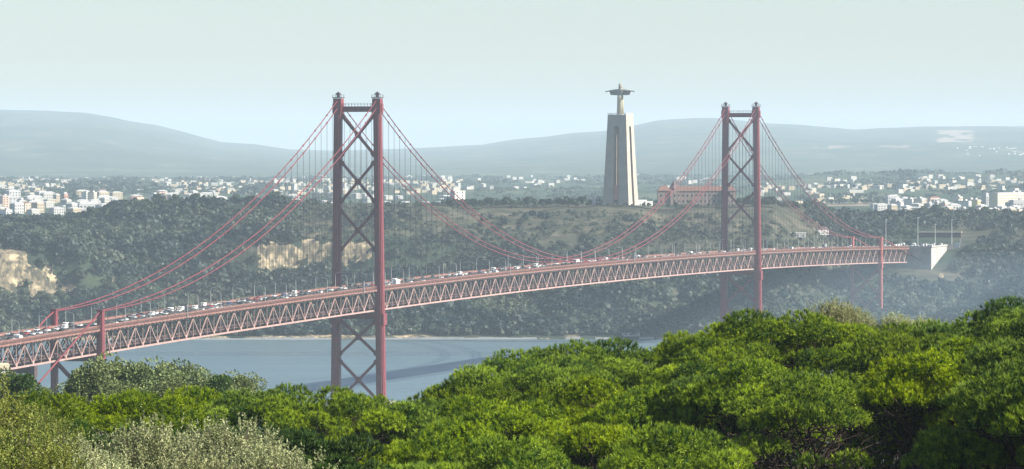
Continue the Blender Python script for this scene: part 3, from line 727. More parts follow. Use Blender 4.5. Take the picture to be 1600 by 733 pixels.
# ------------------------------------------------------------------ monument with statue
MX, MY = 98.5, 4678.0; MZ = 103.0
MN = thing('monument_pedestal', 'tall four-pillared concrete pedestal with arched slots, standing on the plateau', 'monument', (MX, MY, MZ), -math.radians(22)*-1*-1)
HP = 82.0
def half(z): t = z/HP; return 12.9 + (8.9-12.9)*(t**0.85)
def slot(z): return 2.75 - 0.3*z/HP
ZS = np.linspace(-3, 70, 12)
for sx in (-1, 1):
    for sy in (-1, 1):
        b = MB()
        for z0, z1 in zip(ZS[:-1], ZS[1:]):
            P = []
            for z in (z0, z1):
                zz = max(z, 0); h = half(zz); g = slot(zz)
                q = [(g, g), (h, g), (h, h), (g, h)]
                if sx*sy < 0: q = q[::-1]
                P += [(sx*x, sy*y, z) for x, y in q]
            b.hexa(P)
        b.build('pillar', M['monument'], MN)
b = MB()
# arch head: solid block above with semicircular openings
g = slot(70)
for ax in (0, 1):
    for s in (-1, 1):
        n = 8; z0 = 70.0; z1 = 74.5; h0 = half(70); h1 = half(74.5)
        arc = [(g*math.cos(math.pi*k/n), z0+g*math.sin(math.pi*k/n)) for k in range(n+1)]
        def P(t, z, off=0.0):
            h = (h0+(h1-h0)*(z-z0)/(z1-z0)) - off
            return (t, s*h, z) if ax == 0 else (s*h, t, z)
        for k in range(n):
            (ta, za), (tb, zb_) = arc[k], arc[k+1]
            b.quad(P(ta, za), P(tb, zb_), P(tb, z1), P(ta, z1)); b.quad(P(ta, za), P(tb, zb_), P(tb, zb_, h0-g), P(ta, za, h0-g))
for sx in (-1, 1):
    for sy in (-1, 1):
        h0 = half(70); h1 = half(74.5)
        b.hexa([(sx*g, sy*g, 70), (sx*h0, sy*g, 70), (sx*h0, sy*h0, 70), (sx*g, sy*h0, 70), (sx*g, sy*g, 74.5), (sx*h1, sy*g, 74.5), (sx*h1, sy*h1, 74.5), (sx*g, sy*h1, 74.5)])
h1 = half(74.5); h2 = half(82)
b.hexa([(-h1, -h1, 74.5), (h1, -h1, 74.5), (h1, h1, 74.5), (-h1, h1, 74.5), (-h2, -h2, 82), (h2, -h2, 82), (h2, h2, 82), (-h2, h2, 82)])
b.build('arch_head', M['monument'], MN)
b = MB(); h = h2
for a, c in (((-h, -h), (h, -h)), ((h, -h), (h, h)), ((h, h), (-h, h)), ((-h, h), (-h, -h))):
    b.beam((*a, 83.7), (*c, 83.7), .3, .3); b.beam((*a, 82.3), (*c, 82.3), .5, .6)
    for k in range(12): b.box((a[0]+(c[0]-a[0])*k/12, a[1]+(c[1]-a[1])*k/12, 83), (.25, .25, 1.6))
b.build('railing', M['white'], MN)
b = MB(); b.box((0, 0, 8), (4.3, 25.0, 22.0)); b.build('entrance_wall', M['brick'], MN)
b = MB(); b.box((0, -12.62, 2.4), (3.4, .5, 6)); b.build('door', M['soffit'], MN)

HEADS = 1
ST = thing('statue', 'stone statue of a robed figure with outstretched arms on the pedestal top', 'statue', (MX, MY, MZ+HP), MN.rotation_euler.z)
b = MB()
b.tube([(0, 0, 0), (0, 0, 1.2)], [3.4, 3.3], 16); base_r = [(0.8, 3.1), (5, 2.75), (10, 2.6), (14, 2.55), (17, 2.7)]
b.tube([(0, 0, z) for z, r in base_r], [r for z, r in base_r], 18)
for k in range(14):      # robe folds
    a = 2*math.pi*k/14
    b.tube([(3.0*math.cos(a), 3.0*math.sin(a), .9), (2.62*math.cos(a), 2.6*math.sin(a), 9), (2.5*math.cos(a), 2.5*math.sin(a), 17)], [.5, .38, .3], 5)
b.build('robe', M['statue_robe'], ST, True)
# body above the waist: one continuous mantle, arms and neck (skin modifier)
me = bpy.data.meshes.new('body')
vs = [(0,0,15.5),(0,-.1,18),(0,-.1,20.6),(0,-.1,22.2),(0,-.2,23.9),
      (-2.4,0,21.5),(-6,-.3,21.1),(-9.4,-.6,20.9),(-11.6,-.9,21.0),(-13.2,-1.1,20.5),
      (2.4,0,21.5),(6,-.3,21.1),(9.4,-.6,20.9),(11.6,-.9,21.0),(13.2,-1.1,20.5)]
es = [(0,1),(1,2),(2,3),(3,4),(2,5),(5,6),(6,7),(7,8),(8,9),(2,10),(10,11),(11,12),(12,13),(13,14)]
rs = [2.4,2.7,2.8,1.9,1.1,1.9,1.3,1.05,.5,.3,1.9,1.3,1.05,.5,.3]
me.from_pydata([Vector(v) for v in vs], es, []); bo = link(bpy.data.objects.new('body', me), ST)
md = bo.modifiers.new('skin', 'SKIN'); me.skin_vertices[0].data[0].use_root = True
for i, r in enumerate(rs): me.skin_vertices[0].data[i].radius = (r, r*.9)
ss = bo.modifiers.new('sub', 'SUBSURF'); ss.levels = 2; ss.render_levels = 2; me.materials.append(M['statue'])
ST.scale = (1, 1, 1.05)
for s in (-1, 1):        # hanging sleeves and hands
    b = MB(); 
    b.hexa([(s*2.2, -.9, 17.2), (s*9.4, -.8, 17.6), (s*9.4, .5, 17.6), (s*2.2, .9, 17.2), (s*2.2, -1.0, 21.6), (s*10.2, -1.1, 21.2), (s*10.2, .4, 21.2), (s*2.2, 1.0, 21.6)] if s > 0 else
           [(s*9.4, -.8, 17.6), (s*2.2, -.9, 17.2), (s*2.2, .9, 17.2), (s*9.4, .5, 17.6), (s*10.2, -1.1, 21.2), (s*2.2, -1.0, 21.6), (s*2.2, 1.0, 21.6), (s*10.2, .4, 21.2)])
    for k in range(5): b.tube([(s*(3.2+1.3*k), -.95, 21.2), (s*(3.4+1.3*k), -1.0, 17.6)], [.3, .38], 5)
    b.build('sleeve', M['statue'], ST)
    h = MB(); h.beam((s*12.2, -1.0, 20.8), (s*13.6, -1.15, 20.45), .35, .9)
    for k in range(4): h.tube([(s*13.5, -1.1, 20.8-.24*k), (s*14.3, -1.3, 20.6-.26*k)], [.13, .09], 5)
    h.tube([(s*12.7, -1.1, 21.1), (s*13.2, -1.4, 21.5)], [.15, .1], 5); h.build('hand', M['statue'], ST)
def ellip(b, c, r, n=12, m=10):
    P = []
    for i in range(m+1):
        t = math.pi*i/m
        P.append([(c[0]+r[0]*math.sin(t)*math.cos(2*math.pi*k/n), c[1]+r[1]*math.sin(t)*math.sin(2*math.pi*k/n), c[2]+r[2]*math.cos(t)) for k in range(n)])
    for i in range(m):
        for k in range(n): b.quad(P[i][k], P[i+1][k], P[i+1][(k+1) % n], P[i][(k+1) % n])
b = MB(); ellip(b, (0, -.4, 25.4), (1.5, 1.6, 2.1)); b.tube([(0, -1.8, 26.0), (0, -2.15, 25.3)], [.18, .3], 5); b.box((0, -1.75, 24.8), (.8, .25, .15))
for s in (-1, 1): b.box((s*.5, -1.7, 25.9), (.35, .15, .15))
b.build('head', M['statue'], ST, True)
b = MB(); ellip(b, (0, .3, 25.7), (1.85, 1.5, 2.15)); ellip(b, (0, .7, 23.9), (2.1, 1.3, 1.9)); ellip(b, (0, -1.4, 24.1), (.7, .5, .8)); b.build('hair', M['statue'], ST, True)

# ------------------------------------------------------------------ buildings on the plateau
def windows_on(b, w, d, z0, h, nfl, nw, sill=.9, wh=1.5, ww=1.2):
    pass
PALD = 4760
pal = thing('palace', 'long pink two-storey palace with red roofs and a small turret', 'palace', px2w(1088, 318, PALD) + Vector((0, 0, 0)), 0.02)
pal.location.z = float(south_h(pal.location.x, PALD))
b = MB(); b.box((-30, 0, 6), (12, 14, 14)); b.box((0, 1.5, 6), (50, 11, 13.6)); b.box((30, 0, 6), (12, 14, 14)); b.box((-21, -1, 6.4), (7, 15, 14.6)); b.build('wall', M['pink'], pal)
def hip(b, cx, cy, w, d, z, h, k=.3):
    x0, x1, y0, y1 = cx-w/2, cx+w/2, cy-d/2, cy+d/2; xi = w*k; yi = d*.42
    b.hexa([(x0, y0, z), (x1, y0, z), (x1, y1, z), (x0, y1, z), (x0+xi, y0+yi, z+h), (x1-xi, y0+yi, z+h), (x1-xi, y1-yi, z+h), (x0+xi, y1-yi, z+h)])
for a in ((-30, 0, 13.4, 15.4, 13.1, 4.6, .3), (2, 1.5, 50, 12.4, 12.9, 4.6, .05), (30, 0, 13.4, 15.4, 13.1, 4.6, .3)):
    b = MB(); hip(b, *a); r = b.build('roof', M['roof'], pal)
    c = MB(); c.box((a[0]+2, a[1], a[4]+4.8), (1.2, 1.2, 2.2)); c.build('chimney', M['pink'], r)
b = MB(); b.tube([(-21, -1, 13.7), (-21, -1, 16), (-21, -1, 22.5)], [4.6, 4.2, .2], 4); b.build('turret_roof', M['slate'], pal)
for k in range(17):
    x = -33+k*4.1
    yy = -7.06 if (abs(x) > 24) else (-8.56 if -24.5 <= x <= -17.5 else -4.06)
    for z in (3.2, 8.6):
        b = MB(); b.box((x, yy, z), (1.5, .12, 2.5)); f = b.build('window', M['glass'], pal)
        c = MB(); c.box((x, yy-.05, z-1.45), (2, .3, .25)); c.build('sill', M['white'], f)
def house(px, D, w, d, h, wall, roofm, label, rz=0.3, rh=2.5, cat='house', name='house', group=None, hfun=None):
    x = (px-800)/F*D; z = float((hfun or south_h)(x, D))-.5
    t = thing(name, label, cat, (x, D, z), rz, group)
    b = MB(); b.box((0, 0, h/2), (w, d, h)); b.build('wall', M[wall], t)
    b = MB()
    if rh > 0.6:
        b.poly([(-w/2-.3, -d/2-.3, h), (w/2+.3, -d/2-.3, h), (w/2+.3, 0, h+rh), (-w/2-.3, 0, h+rh)]); b.poly([(w/2+.3, d/2+.3, h), (-w/2-.3, d/2+.3, h), (-w/2-.3, 0, h+rh), (w/2+.3, 0, h+rh)])
        b.poly([(w/2, -d/2, h), (w/2, d/2, h), (w/2, 0, h+rh)]); b.poly([(-w/2, d/2, h), (-w/2, -d/2, h), (-w/2, 0, h+rh)])
    else: b.box((0, 0, h+.25), (w+.5, d+.5, .5))
    b.build('roof', M[roofm], t)
    nf = max(1, int(h/3)); nw = max(2, int(w/4))
    for f in range(nf):
        b = MB()
        for k in range(nw): b.box((-w/2+(k+.5)*w/nw, -d/2-.03, 1.7+f*3), (1.3, .1, 1.4))
        for k in range(max(1, int(d/4))): b.box((w/2+.03, -d/2+(k+.5)*d/max(1, int(d/4)), 1.7+f*3), (.1, 1.3, 1.4))
        b.build('window_row', M['glass'], t)
    return t
house(425, 4690, 17, 9, 4.5, 'white', 'roof', 'low white house with tiled roof beside the round dark tree', .15)
house(715, 4800, 11, 9, 12, 'white', 'white', 'small white tower block on the plateau right of the near tower', .5, .3, 'building', 'tower_block')
house(704, 4810, 10, 9, 7, 'white', 'white', 'low white block adjoining the small white tower block', .4, .3, 'building', 'annex_building')
house(1000, 4700, 9, 8, 5, 'white', 'white', 'bright white kiosk right of the pedestal foot', .5, .3, 'building', 'kiosk')
house(932, 4690, 6, 6, 8, 'white', 'white', 'white annex left of the pedestal foot', .4, .3, 'building', 'annex_building')
house(1245, 4600, 15, 8, 4, 'grey', 'white', 'flat white-roofed shed on the slope right of the far tower', .1, .3, 'shed', 'shed')
house(1282, 4680, 12, 9, 5, 'grey', 'slate', 'grey gabled house half hidden in trees right of the far tower', .5)
house(1012, 4700, 7, 6, 4, 'white', 'white', 'second smaller white kiosk between pedestal and palace', .4, .3, 'building', 'kiosk')

# retaining wall / road edge along the plateau
wb = MB(); xs = np.linspace(-215, 235, 60)
for a, c in zip(xs[:-1], xs[1:]):
    za = float(south_h(a, 4640)); zc = float(south_h(c, 4640)); wb.beam((a, 4640, za+.4), (c, 4640, zc+.4), .5, 1.4)
o = wb.build('retaining_wall', M['bark']); tag(o, 'long low dark retaining wall along the edge of the plateau', 'wall')
# quay wall and boulders on the far shore
wb = MB(); rr = random.Random(3)
for a in np.arange(-400, 210, 12.0):
    if rr.random() < .3: continue
    wb.box((a+6, 4213, .5), (12, 2.0, 1.4+rr.uniform(-.5, 1)))
o = wb.build('quay_wall', M['grey']); tag(o, 'broken pale quay wall along the far waterline', 'quay wall')
cnt = 0
for i, (px, w, h, cc) in enumerate(((985, 14, 2.2, 'grey'),)):
    house(px, 4224, w, 8, h, cc, cc, f"{ordw(i+1)} low {cc} shore shed listed by size along the far waterline" if False else f"low {cc} waterfront shed on the far shore at {['the right of the middle'][i]}", .1, .3, 'shed', 'waterfront_shed', 'sheds along the far shore')

# ------------------------------------------------------------------ towns on the plain
def block(px, ytop, ybot, wpx, D, wall, label, rz=.75, dep=14, nm='apartment_block', group=None, bands=True):
    x = (px-800)/F*D; z0 = float(plain_h(x, D)) if D > 6100 else float(south_h(x, D))
    ztop = CZ-(ytop-HOR)*D/F; h = max(4, ztop-z0); w = wpx/F*D
    t = thing(nm, label, 'building', (x, D, z0-2), rz, group)
    # width seen is w*cos(rz)+dep*sin(rz)
    wid = max(6, (w-dep*math.sin(rz))/max(math.cos(rz), .2))
    b = MB(); b.box((0, 0, (h+2)/2), (wid, dep, h+2)); b.build('wall', M[wall], t)
    b = MB(); b.box((0, 0, h+2.4), (wid*.98, dep*.98, .8)); b.box((wid*.2, 0, h+3.6), (4, 4, 2.4)); b.build('roof', M['grey'], t)
    if bands:
        nf = max(1, int(h/3.1))
        for f in range(nf):
            z = 3.6+f*3.1; b = MB(); nw = max(2, int(wid/3.6)); nd = max(2, int(dep/3.6))
            for k in range(nw): b.box((-wid/2+(k+.5)*wid/nw, -dep/2-.03, z), (1.8, .1, 1.4))
            for k in range(nd): b.box((wid/2+.03, -dep/2+(k+.5)*dep/nd, z), (.1, 1.8, 1.4))
            b.build('window_row', M['glass'], t)
    return t
BG = 'large blocks in the towns beyond the plateau'
block(1574, 303, 325, 62, 6650, 'cream', 'long bright cream slab block at the right edge of the town', .85, 14, group=BG)
block(1540, 306, 324, 14, 6700, 'grey', 'grey block put in as the shaded left face of the long cream slab', .5, 12, group=BG)  # separate grey box stands in for shade on the slab end
block(1507, 316, 334, 14, 6200, 'white', 'tallest bright white tower in the right-hand town', .9, 16, group=BG)
block(1497, 316, 334, 9, 6250, 'grey', 'grey block put in as the shaded left side of the bright white tower', .3, 12, group=BG)  # grey box paints in the unlit side of the white tower
block(1496, 309, 330, 12, 6900, 'cream', 'cream block with stepped top behind the white tower', .7, 14, group=BG)
block(1523, 314, 325, 12, 6500, 'yellow', 'yellow block right of the bright white tower', .8, 14, group=BG)
block(1463, 318, 335, 12, 6150, 'grey', 'grey block above the gabled house in the right-hand town', .5, 14, group=BG)
block(1451, 320, 334, 10, 6150, 'grey', 'grey block left of the block above the gabled house', .5, 14, group=BG)
block(1475, 319, 334, 8, 6100, 'peach', 'peach block left of the bright white tower and its grey shaded side', .6, 12, group=BG)
block(1436, 312, 328, 14, 6600, 'cream', 'cream block at the middle of the far right-hand row', .8, 14, group=BG)
block(1421, 313, 328, 12, 6700, 'white', 'white block left in the far right-hand row', .8, 14, group=BG)
block(1404, 318, 330, 10, 6600, 'white', 'small white block left of the far right-hand row', .8, 12, group=BG)
for i, px in enumerate((1504, 1516, 1528, 1540, 1552, 1564, 1576, 1588, 1600)):
    block(px, 328+(i % 3)*.8, 345, 11, 5750, ('cream', 'peach', 'white')[i % 3], f"{ordw(i+1)} from left in the front row of balconied blocks", .8, 13, group='front row of balconied apartment blocks')
block(1590, 315, 328, 26, 6300, 'grey', 'low blue-grey block below the long cream slab', .3, 14, group=BG)
house(1460, 5700, 13, 14, 10, 'cream', 'slate', 'gabled cream house among trees in front of the town', 1.2, 5, hfun=south_h)
house(1476, 5720, 12, 9, 6, 'cream', 'slate', 'lower cream house right of the gabled one', 1.0, 3, hfun=south_h)
block(134, 300, 319, 7, 7200, 'white', 'left one of the twin white towers in the left town', .7, 11, group=BG)
block(144, 300, 319, 9, 7180, 'cream', 'right one of the twin towers, cream, in the left town', .9, 12, group=BG)
block(100, 302, 320, 10, 7100, 'brick', 'brick-red tower left of the twin towers', .6, 12, group=BG)
block(6, 305, 320, 16, 7000, 'peach', 'peach stepped block at the left edge', .4, 16, group=BG)
block(9, 327, 338, 22, 6100, 'white', 'big bright white hall at the left edge below the peach block', .5, 20, group=BG)
block(52, 312, 324, 22, 6900, 'cream', 'wide cream block left of the brick-red tower', .6, 14, group=BG)
block(30, 316, 327, 12, 6500, 'peach', 'peach block between the white hall and the wide cream block', .5, 14, group=BG)
block(240, 303, 318, 14, 7000, 'white', 'broad white tower above the wooded ridge, right of the twin towers', .8, 16, group=BG)
block(186, 314, 322, 20, 7000, 'cream', 'low cream block right of the twin towers', .7, 14, group=BG)
block(262, 312, 322, 28, 6800, 'cream', 'wide cream block right of the broad white tower', .7, 14, group=BG)

rnd = random.Random(21)
WMS = ['white']*8+['cream']*5+['grey']*3+['peach']
small = []
def cluster(n, x0, x1, D0, D1, hmin, hmax, wmin, wmax, nm):
    for _ in range(n):
        D = rnd.uniform(D0, D1); small.append((rnd.uniform(x0, x1), D, rnd.uniform(hmin, hmax), rnd.uniform(wmin, wmax), rnd.choice(WMS), nm))
cluster(150, -10, 345, 6150, 7900, 5, 13, 9, 22, 'left town, front')
cluster(50, -10, 420, 7900, 10500, 4, 7, 8, 18, 'left town, back')
cluster(36, 420, 700, 6600, 8600, 5, 10, 8, 18, 'white town behind the near tower')
cluster(62, 1370, 1610, 5700, 7100, 6, 13, 9, 18, 'right-hand town')
protos = {}
box_mesh = {}
def small_house_mesh(col):
    if col in box_mesh: return box_mesh[col]
    out = []
    b = MB(); b.box((0, 0, .5), (1, 1, 1)); nw_ = len(b.f)
    for f in range(3):
        for k in range(4):
            b.box((-.375+.25*k, -.503, .22+.28*f), (.11, .006, .13)); b.box((.503, -.375+.25*k, .22+.28*f), (.006, .11, .13))
    w = b.build('wall', M[col]); w.data.materials.append(M['glass'])
    for pi in range(nw_, len(w.data.polygons)): w.data.polygons[pi].material_index = 1
    out.append(w.data); bpy.data.objects.remove(w)
    b = MB(); hip(b, 0, 0, 1.04, 1.04, 1.0, .14, .3); w = b.build('roof', M['roof' if col in ('peach',) else 'grey']); out.append(w.data); bpy.data.objects.remove(w)
    box_mesh[col] = out; return out
small.sort(key=lambda t: (t[5], t[0])); cn = {}
for px, D, h, w, col, nm in small:
    x = (px-800)/F*D; hf = plain_h if D > 6100 else south_h
    cn[(nm, col)] = cn.get((nm, col), 0)+1
    t = thing('town_house' if h < 9 else 'apartment_block', f"{ordw(cn[(nm, col)])} {'low' if h < 9 else 'mid-rise'} {col} building from the left in the {nm}", 'building', (x, D, float(hf(x, D))-1), rnd.uniform(.3, 1.1), 'small buildings in the '+nm)
    t.scale = (w, rnd.uniform(7, 12), h+1)
    for n_, me in zip(('wall', 'roof'), small_house_mesh({'white': 'white_far', 'cream': 'cream_far'}.get(col, col))): link(bpy.data.objects.new(n_, me), t)
# far sprinkling of villages: beyond counting
V_, rs = [], np.random.RandomState(4)
def specks(n, x0, x1, D0, D1, hf, s=1.0, thr=-0.02, sz=(6, 15)):
    out = []
    while len(out) < n:
        px = rs.uniform(x0, x1); D = rs.uniform(D0, D1)
        if fbm(px/45, D/700, 3, 61) < thr: continue
        x = (px-800)/F*D; z = float(hf(x, D)); w = rs.uniform(*sz); h = rs.uniform(4, 8)*s; out.append((x, D, z, w, h))
    return out
for nm, col, sp in (('distant_villages_white', 'white', specks(420, -60, 720, 8500, 14200, plain_h) + specks(150, 1180, 1660, 7300, 10800, plain_h) + specks(45, 720, 1150, 9000, 14300, plain_h, 1, .08) + specks(26, 1480, 1640, 18500, 20500, mount_h, .7, -.1)),
                    ('distant_villages_cream', 'cream', specks(300, -60, 720, 8500, 13500, plain_h) + specks(90, 1180, 1660, 7200, 10500, plain_h))):
    b = MB()
    for x, y, z, w, h in sp: b.box((x, y, z+h/2-.5), (w, 9, h+1), rs.uniform(.2, 1.0))
    o = b.build(nm.rsplit('_', 1)[0] if False else 'distant_village_houses', M['white_far' if col == 'white' else 'cream_far']); tag(o, f"scatter of tiny {col} houses across the distant plain", 'far villages', None, 'stuff')

# ------------------------------------------------------------------ foliage
def norm(a): return a/np.maximum(np.linalg.norm(a, axis=-1, keepdims=True), 1e-6)
def blades(P, Dv, length, width, rs):
    """one thin triangle per row, from P along Dv"""
    s = norm(np.cross(Dv, rs.normal(size=P.shape)))*(width/2)[:, None]
    return np.stack([P-s, P+s, P+Dv*length[:, None]], 1).reshape(-1, 3)
def leaves(P, Dv, length, width, rs):
    s = norm(np.cross(Dv, rs.normal(size=P.shape)))*(width/2)[:, None]; l = Dv*length[:, None]
    return np.stack([P, P+l*.5-s, P+l, P+l*.5+s], 1).reshape(-1, 3)
def facing(P, N, size, rs):
    t1 = norm(np.cross(N, rs.normal(size=P.shape))); t2 = np.cross(N, t1); h = (size*.5)[:, None]
    return np.stack([P-t1*h, P-t2*h*.8, P+t1*h, P+t2*h*.8], 1).reshape(-1, 3)
def rand_dir(n, rs): return norm(rs.normal(size=(n, 3)))

def pine_crown(R, H, seed, tufts_per_m2=9.0, m='pine'):
    rs = np.random.RandomState(seed)
    nl = int(R*R*.72)+6
    lobes = []
    for i in range(nl):
        r = R*math.sqrt((i+.5)/nl)*.93; a = i*2.39996+rs.uniform(-.35, .35)
        r = r*rs.uniform(.88, 1.08)
        z = H*math.sqrt(max(0, 1-min(r/R, 1)**2.2)) + rs.uniform(-1.1, .35)
        lobes.append((r*math.cos(a), r*math.sin(a)*.95, z, rs.uniform(.8, 1.8)*(1.1 if R > 5 else .9), rs.normal(.5, .17)))
    for i in range(int(nl*.45)):         # lower ring of side pads
        a = rs.uniform(0, 6.283); r = R*rs.uniform(.5, .95)
        lobes.append((r*math.cos(a), r*math.sin(a), rs.uniform(-1.8, .2), rs.uniform(.55, 1.1), rs.normal(.45, .17)))
    Ps, Ds, Ts, Ls, Ns = [], [], [], [], []
    for x, y, z, rl, lt in lobes:
        for shell in (0, 1):
            n = int((14 if shell == 0 else 3.5)*2*math.pi*rl*rl*.8)
            d = rand_dir(int(n*2.2), rs); d = d[(d[:, 2] > -.06)][:n]
            jit = (rs.uniform(.86, 1.08, (len(d), 1)) if shell == 0 else rs.uniform(.5, .8, (len(d), 1)))
            bump = 1+.08*np.sin(5*d[:, :1]*rl+x)*np.cos(5*d[:, 1:2]*rl+y)
            Ps.append(np.array([x, y, z]) + d*np.array([rl, rl, rl*.66])*jit*bump)
            Ds.append(norm(d*np.array([.7, .7, .8]) + np.array([0, 0, .85])+rs.normal(scale=.16, size=d.shape)))
            Ts.append(np.clip(lt+rs.normal(scale=.2, size=len(d)), 0, 1)*(1 if shell == 0 else .35))  # inner tufts darkened to paint shade into the gaps between pads
            Ls.append(rs.uniform(.8, 1.25, len(d))); Ns.append(d)
    P = np.concatenate(Ps); Dv = np.concatenate(Ds); T = np.concatenate(Ts); Lg = np.concatenate(Ls)
    K = 15
    PP = np.repeat(P, K, 0); DD = np.repeat(Dv, K, 0); TT = np.repeat(T, K); n = len(PP)
    spread = norm(DD + rs.normal(scale=.36, size=(n, 3)))
    V = blades(PP - DD*rs.uniform(0, .10, (n, 1)), spread, rs.uniform(.20, .31, n)*np.repeat(Lg, K), rs.uniform(.035, .055, n), rs)
    K2 = 3; N = np.concatenate(Ns); n2 = len(P)*K2
    NN = norm(np.repeat(N, K2, 0)+np.array([0, 0, .25])+rs.normal(scale=.38, size=(n2, 3)))
    t1 = norm(np.cross(NN, rs.normal(size=(n2, 3)))); t2 = np.cross(NN, t1)
    c = np.repeat(P, K2, 0)+rs.normal(scale=.10, size=(n2, 3)); a_ = rs.uniform(.07, .12, (n2, 1)); b_ = rs.uniform(.025, .045, (n2, 1))
    V2 = np.stack([c-t1*a_, c+t2*b_, c+t1*a_], 1).reshape(-1, 3)
    V = np.concatenate([V, V2]); TT2 = np.repeat(T, K2)
    T3 = np.repeat(np.clip(np.concatenate([TT, TT2])+rs.normal(scale=.08, size=n+n2), 0, 1), 3)
    T3[:3*n] *= np.tile(np.array([.6, .6, 1.15]), n); T3 = np.clip(T3, 0, 1)      # paler young needle tips; bases darkened as painted shade inside the tuft
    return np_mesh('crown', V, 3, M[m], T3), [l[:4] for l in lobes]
def pine_wood(lobes, R, H, Ht, seed):
    rr = random.Random(seed); b = MB(); zb = -Ht
    fork = -Ht*.42
    b.tube([(0, 0, zb-1), (rr.uniform(-.2, .2), rr.uniform(-.2, .2), zb*.7), (.1, 0, fork)], [.42, .36, .30], 8)
    prim = []
    for j in range(7):
        x, y, z, rl = lobes[(j*len(lobes))//9+3]; z -= .6; x *= .8; y *= .8
        q0 = Vector((.1, 0, fork+.5*j/7)); q3 = Vector((x, y, z-.3)); q1 = q0+Vector((x*.3, y*.3, (z-fork)*.35)); q2 = q0.lerp(q3, .66)
        b.tube([q0, q1, q2, q3], [.17, .13, .09, .05], 6, False); prim.append((q1, q2))
    for x, y, z, rl in lobes:
        tg = Vector((x, y, z)); q1, q2 = min(prim, key=lambda q: (q[1]-tg).length)
        p0 = q1.lerp(q2, rr.uniform(.4, 1)); p3 = Vector((x, y, z-.15)); p1 = p0.lerp(p3, .35)+Vector((rr.uniform(-.2, .2), rr.uniform(-.2, .2), rr.uniform(-.3, .1))); p2 = p0.lerp(p3, .68)+Vector((rr.uniform(-.3, .3), rr.uniform(-.3, .3), rr.uniform(-.5, 0)))
        b.tube([p0, p1, p2, p3], [.07, .06, .045, .025], 5, False)
        for q in range(7):
            d = Vector((rr.gauss(0, 1), rr.gauss(0, 1), rr.uniform(-.1, 1))).normalized(); a = p2.lerp(p3, rr.random())
            m = a + d*rl*.5; b.tube([a, m, m+(d+Vector((rr.gauss(0, .4), rr.gauss(0, .4), .3)))*rl*.4], [.035, .025, .012], 3, False)
    # bare dead twigs hanging below the canopy
    for q in range(int(22*R)):
        a = rr.uniform(0, 6.28); r = R*math.sqrt(rr.random())*.85; z = rr.uniform(-.32*Ht, H*.35); p = Vector((r*math.cos(a), r*math.sin(a), z))
        d = Vector((p.x*.2+rr.gauss(0, .6), p.y*.2+rr.gauss(0, .6), rr.uniform(-.3, .9))).normalized()
        m = p+d*rr.uniform(.4, 1.0); e = m+(d+Vector((rr.gauss(0, .5), rr.gauss(0, .5), rr.gauss(0, .3))))*.6
        b.tube([p-d*.6, p, m, e], [.035, .03, .022, .01], 3, False)
        if rr.random() < .6: b.tube([m, m+Vector((rr.gauss(0, .4), rr.gauss(0, .4), rr.uniform(0, .6)))], [.02, .008], 3, False)
    return b
pine_protos = {}
def make_pine(kind):
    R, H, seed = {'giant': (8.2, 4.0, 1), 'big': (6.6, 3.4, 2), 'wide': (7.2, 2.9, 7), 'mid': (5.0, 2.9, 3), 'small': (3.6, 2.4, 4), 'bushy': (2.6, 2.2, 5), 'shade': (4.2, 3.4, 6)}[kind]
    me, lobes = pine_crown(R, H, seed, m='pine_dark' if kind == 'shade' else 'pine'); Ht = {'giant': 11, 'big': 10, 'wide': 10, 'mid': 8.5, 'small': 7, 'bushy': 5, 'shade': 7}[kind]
    wb = pine_wood(lobes, R, H, Ht, seed)
    return me, wb, R, H, Ht
def pine(kind, px, ytop, D, rz, label, sc=1.0):
    if kind not in pine_protos:
        me, wb, R, H, Ht = make_pine(kind)
        t = thing('stone_pine', label, 'tree', (0, 0, 0), 0, 'stone pines in the foreground')
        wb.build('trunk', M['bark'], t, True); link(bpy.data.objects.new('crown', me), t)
        pine_protos[kind] = (t, H); first = True
    t, H = pine_protos[kind]
    p = px2w(px, ytop, D); p.z -= (H+(1.35 if px > 600 else .9))*sc
    if 'used' not in t.keys():
        t['used'] = 1; t.location = p; t.rotation_euler = (0, 0, rz); t.scale = (sc, sc, sc); r = t
    else: r = copy_tree(t, p, rz, label, (sc, sc, sc))
    return r
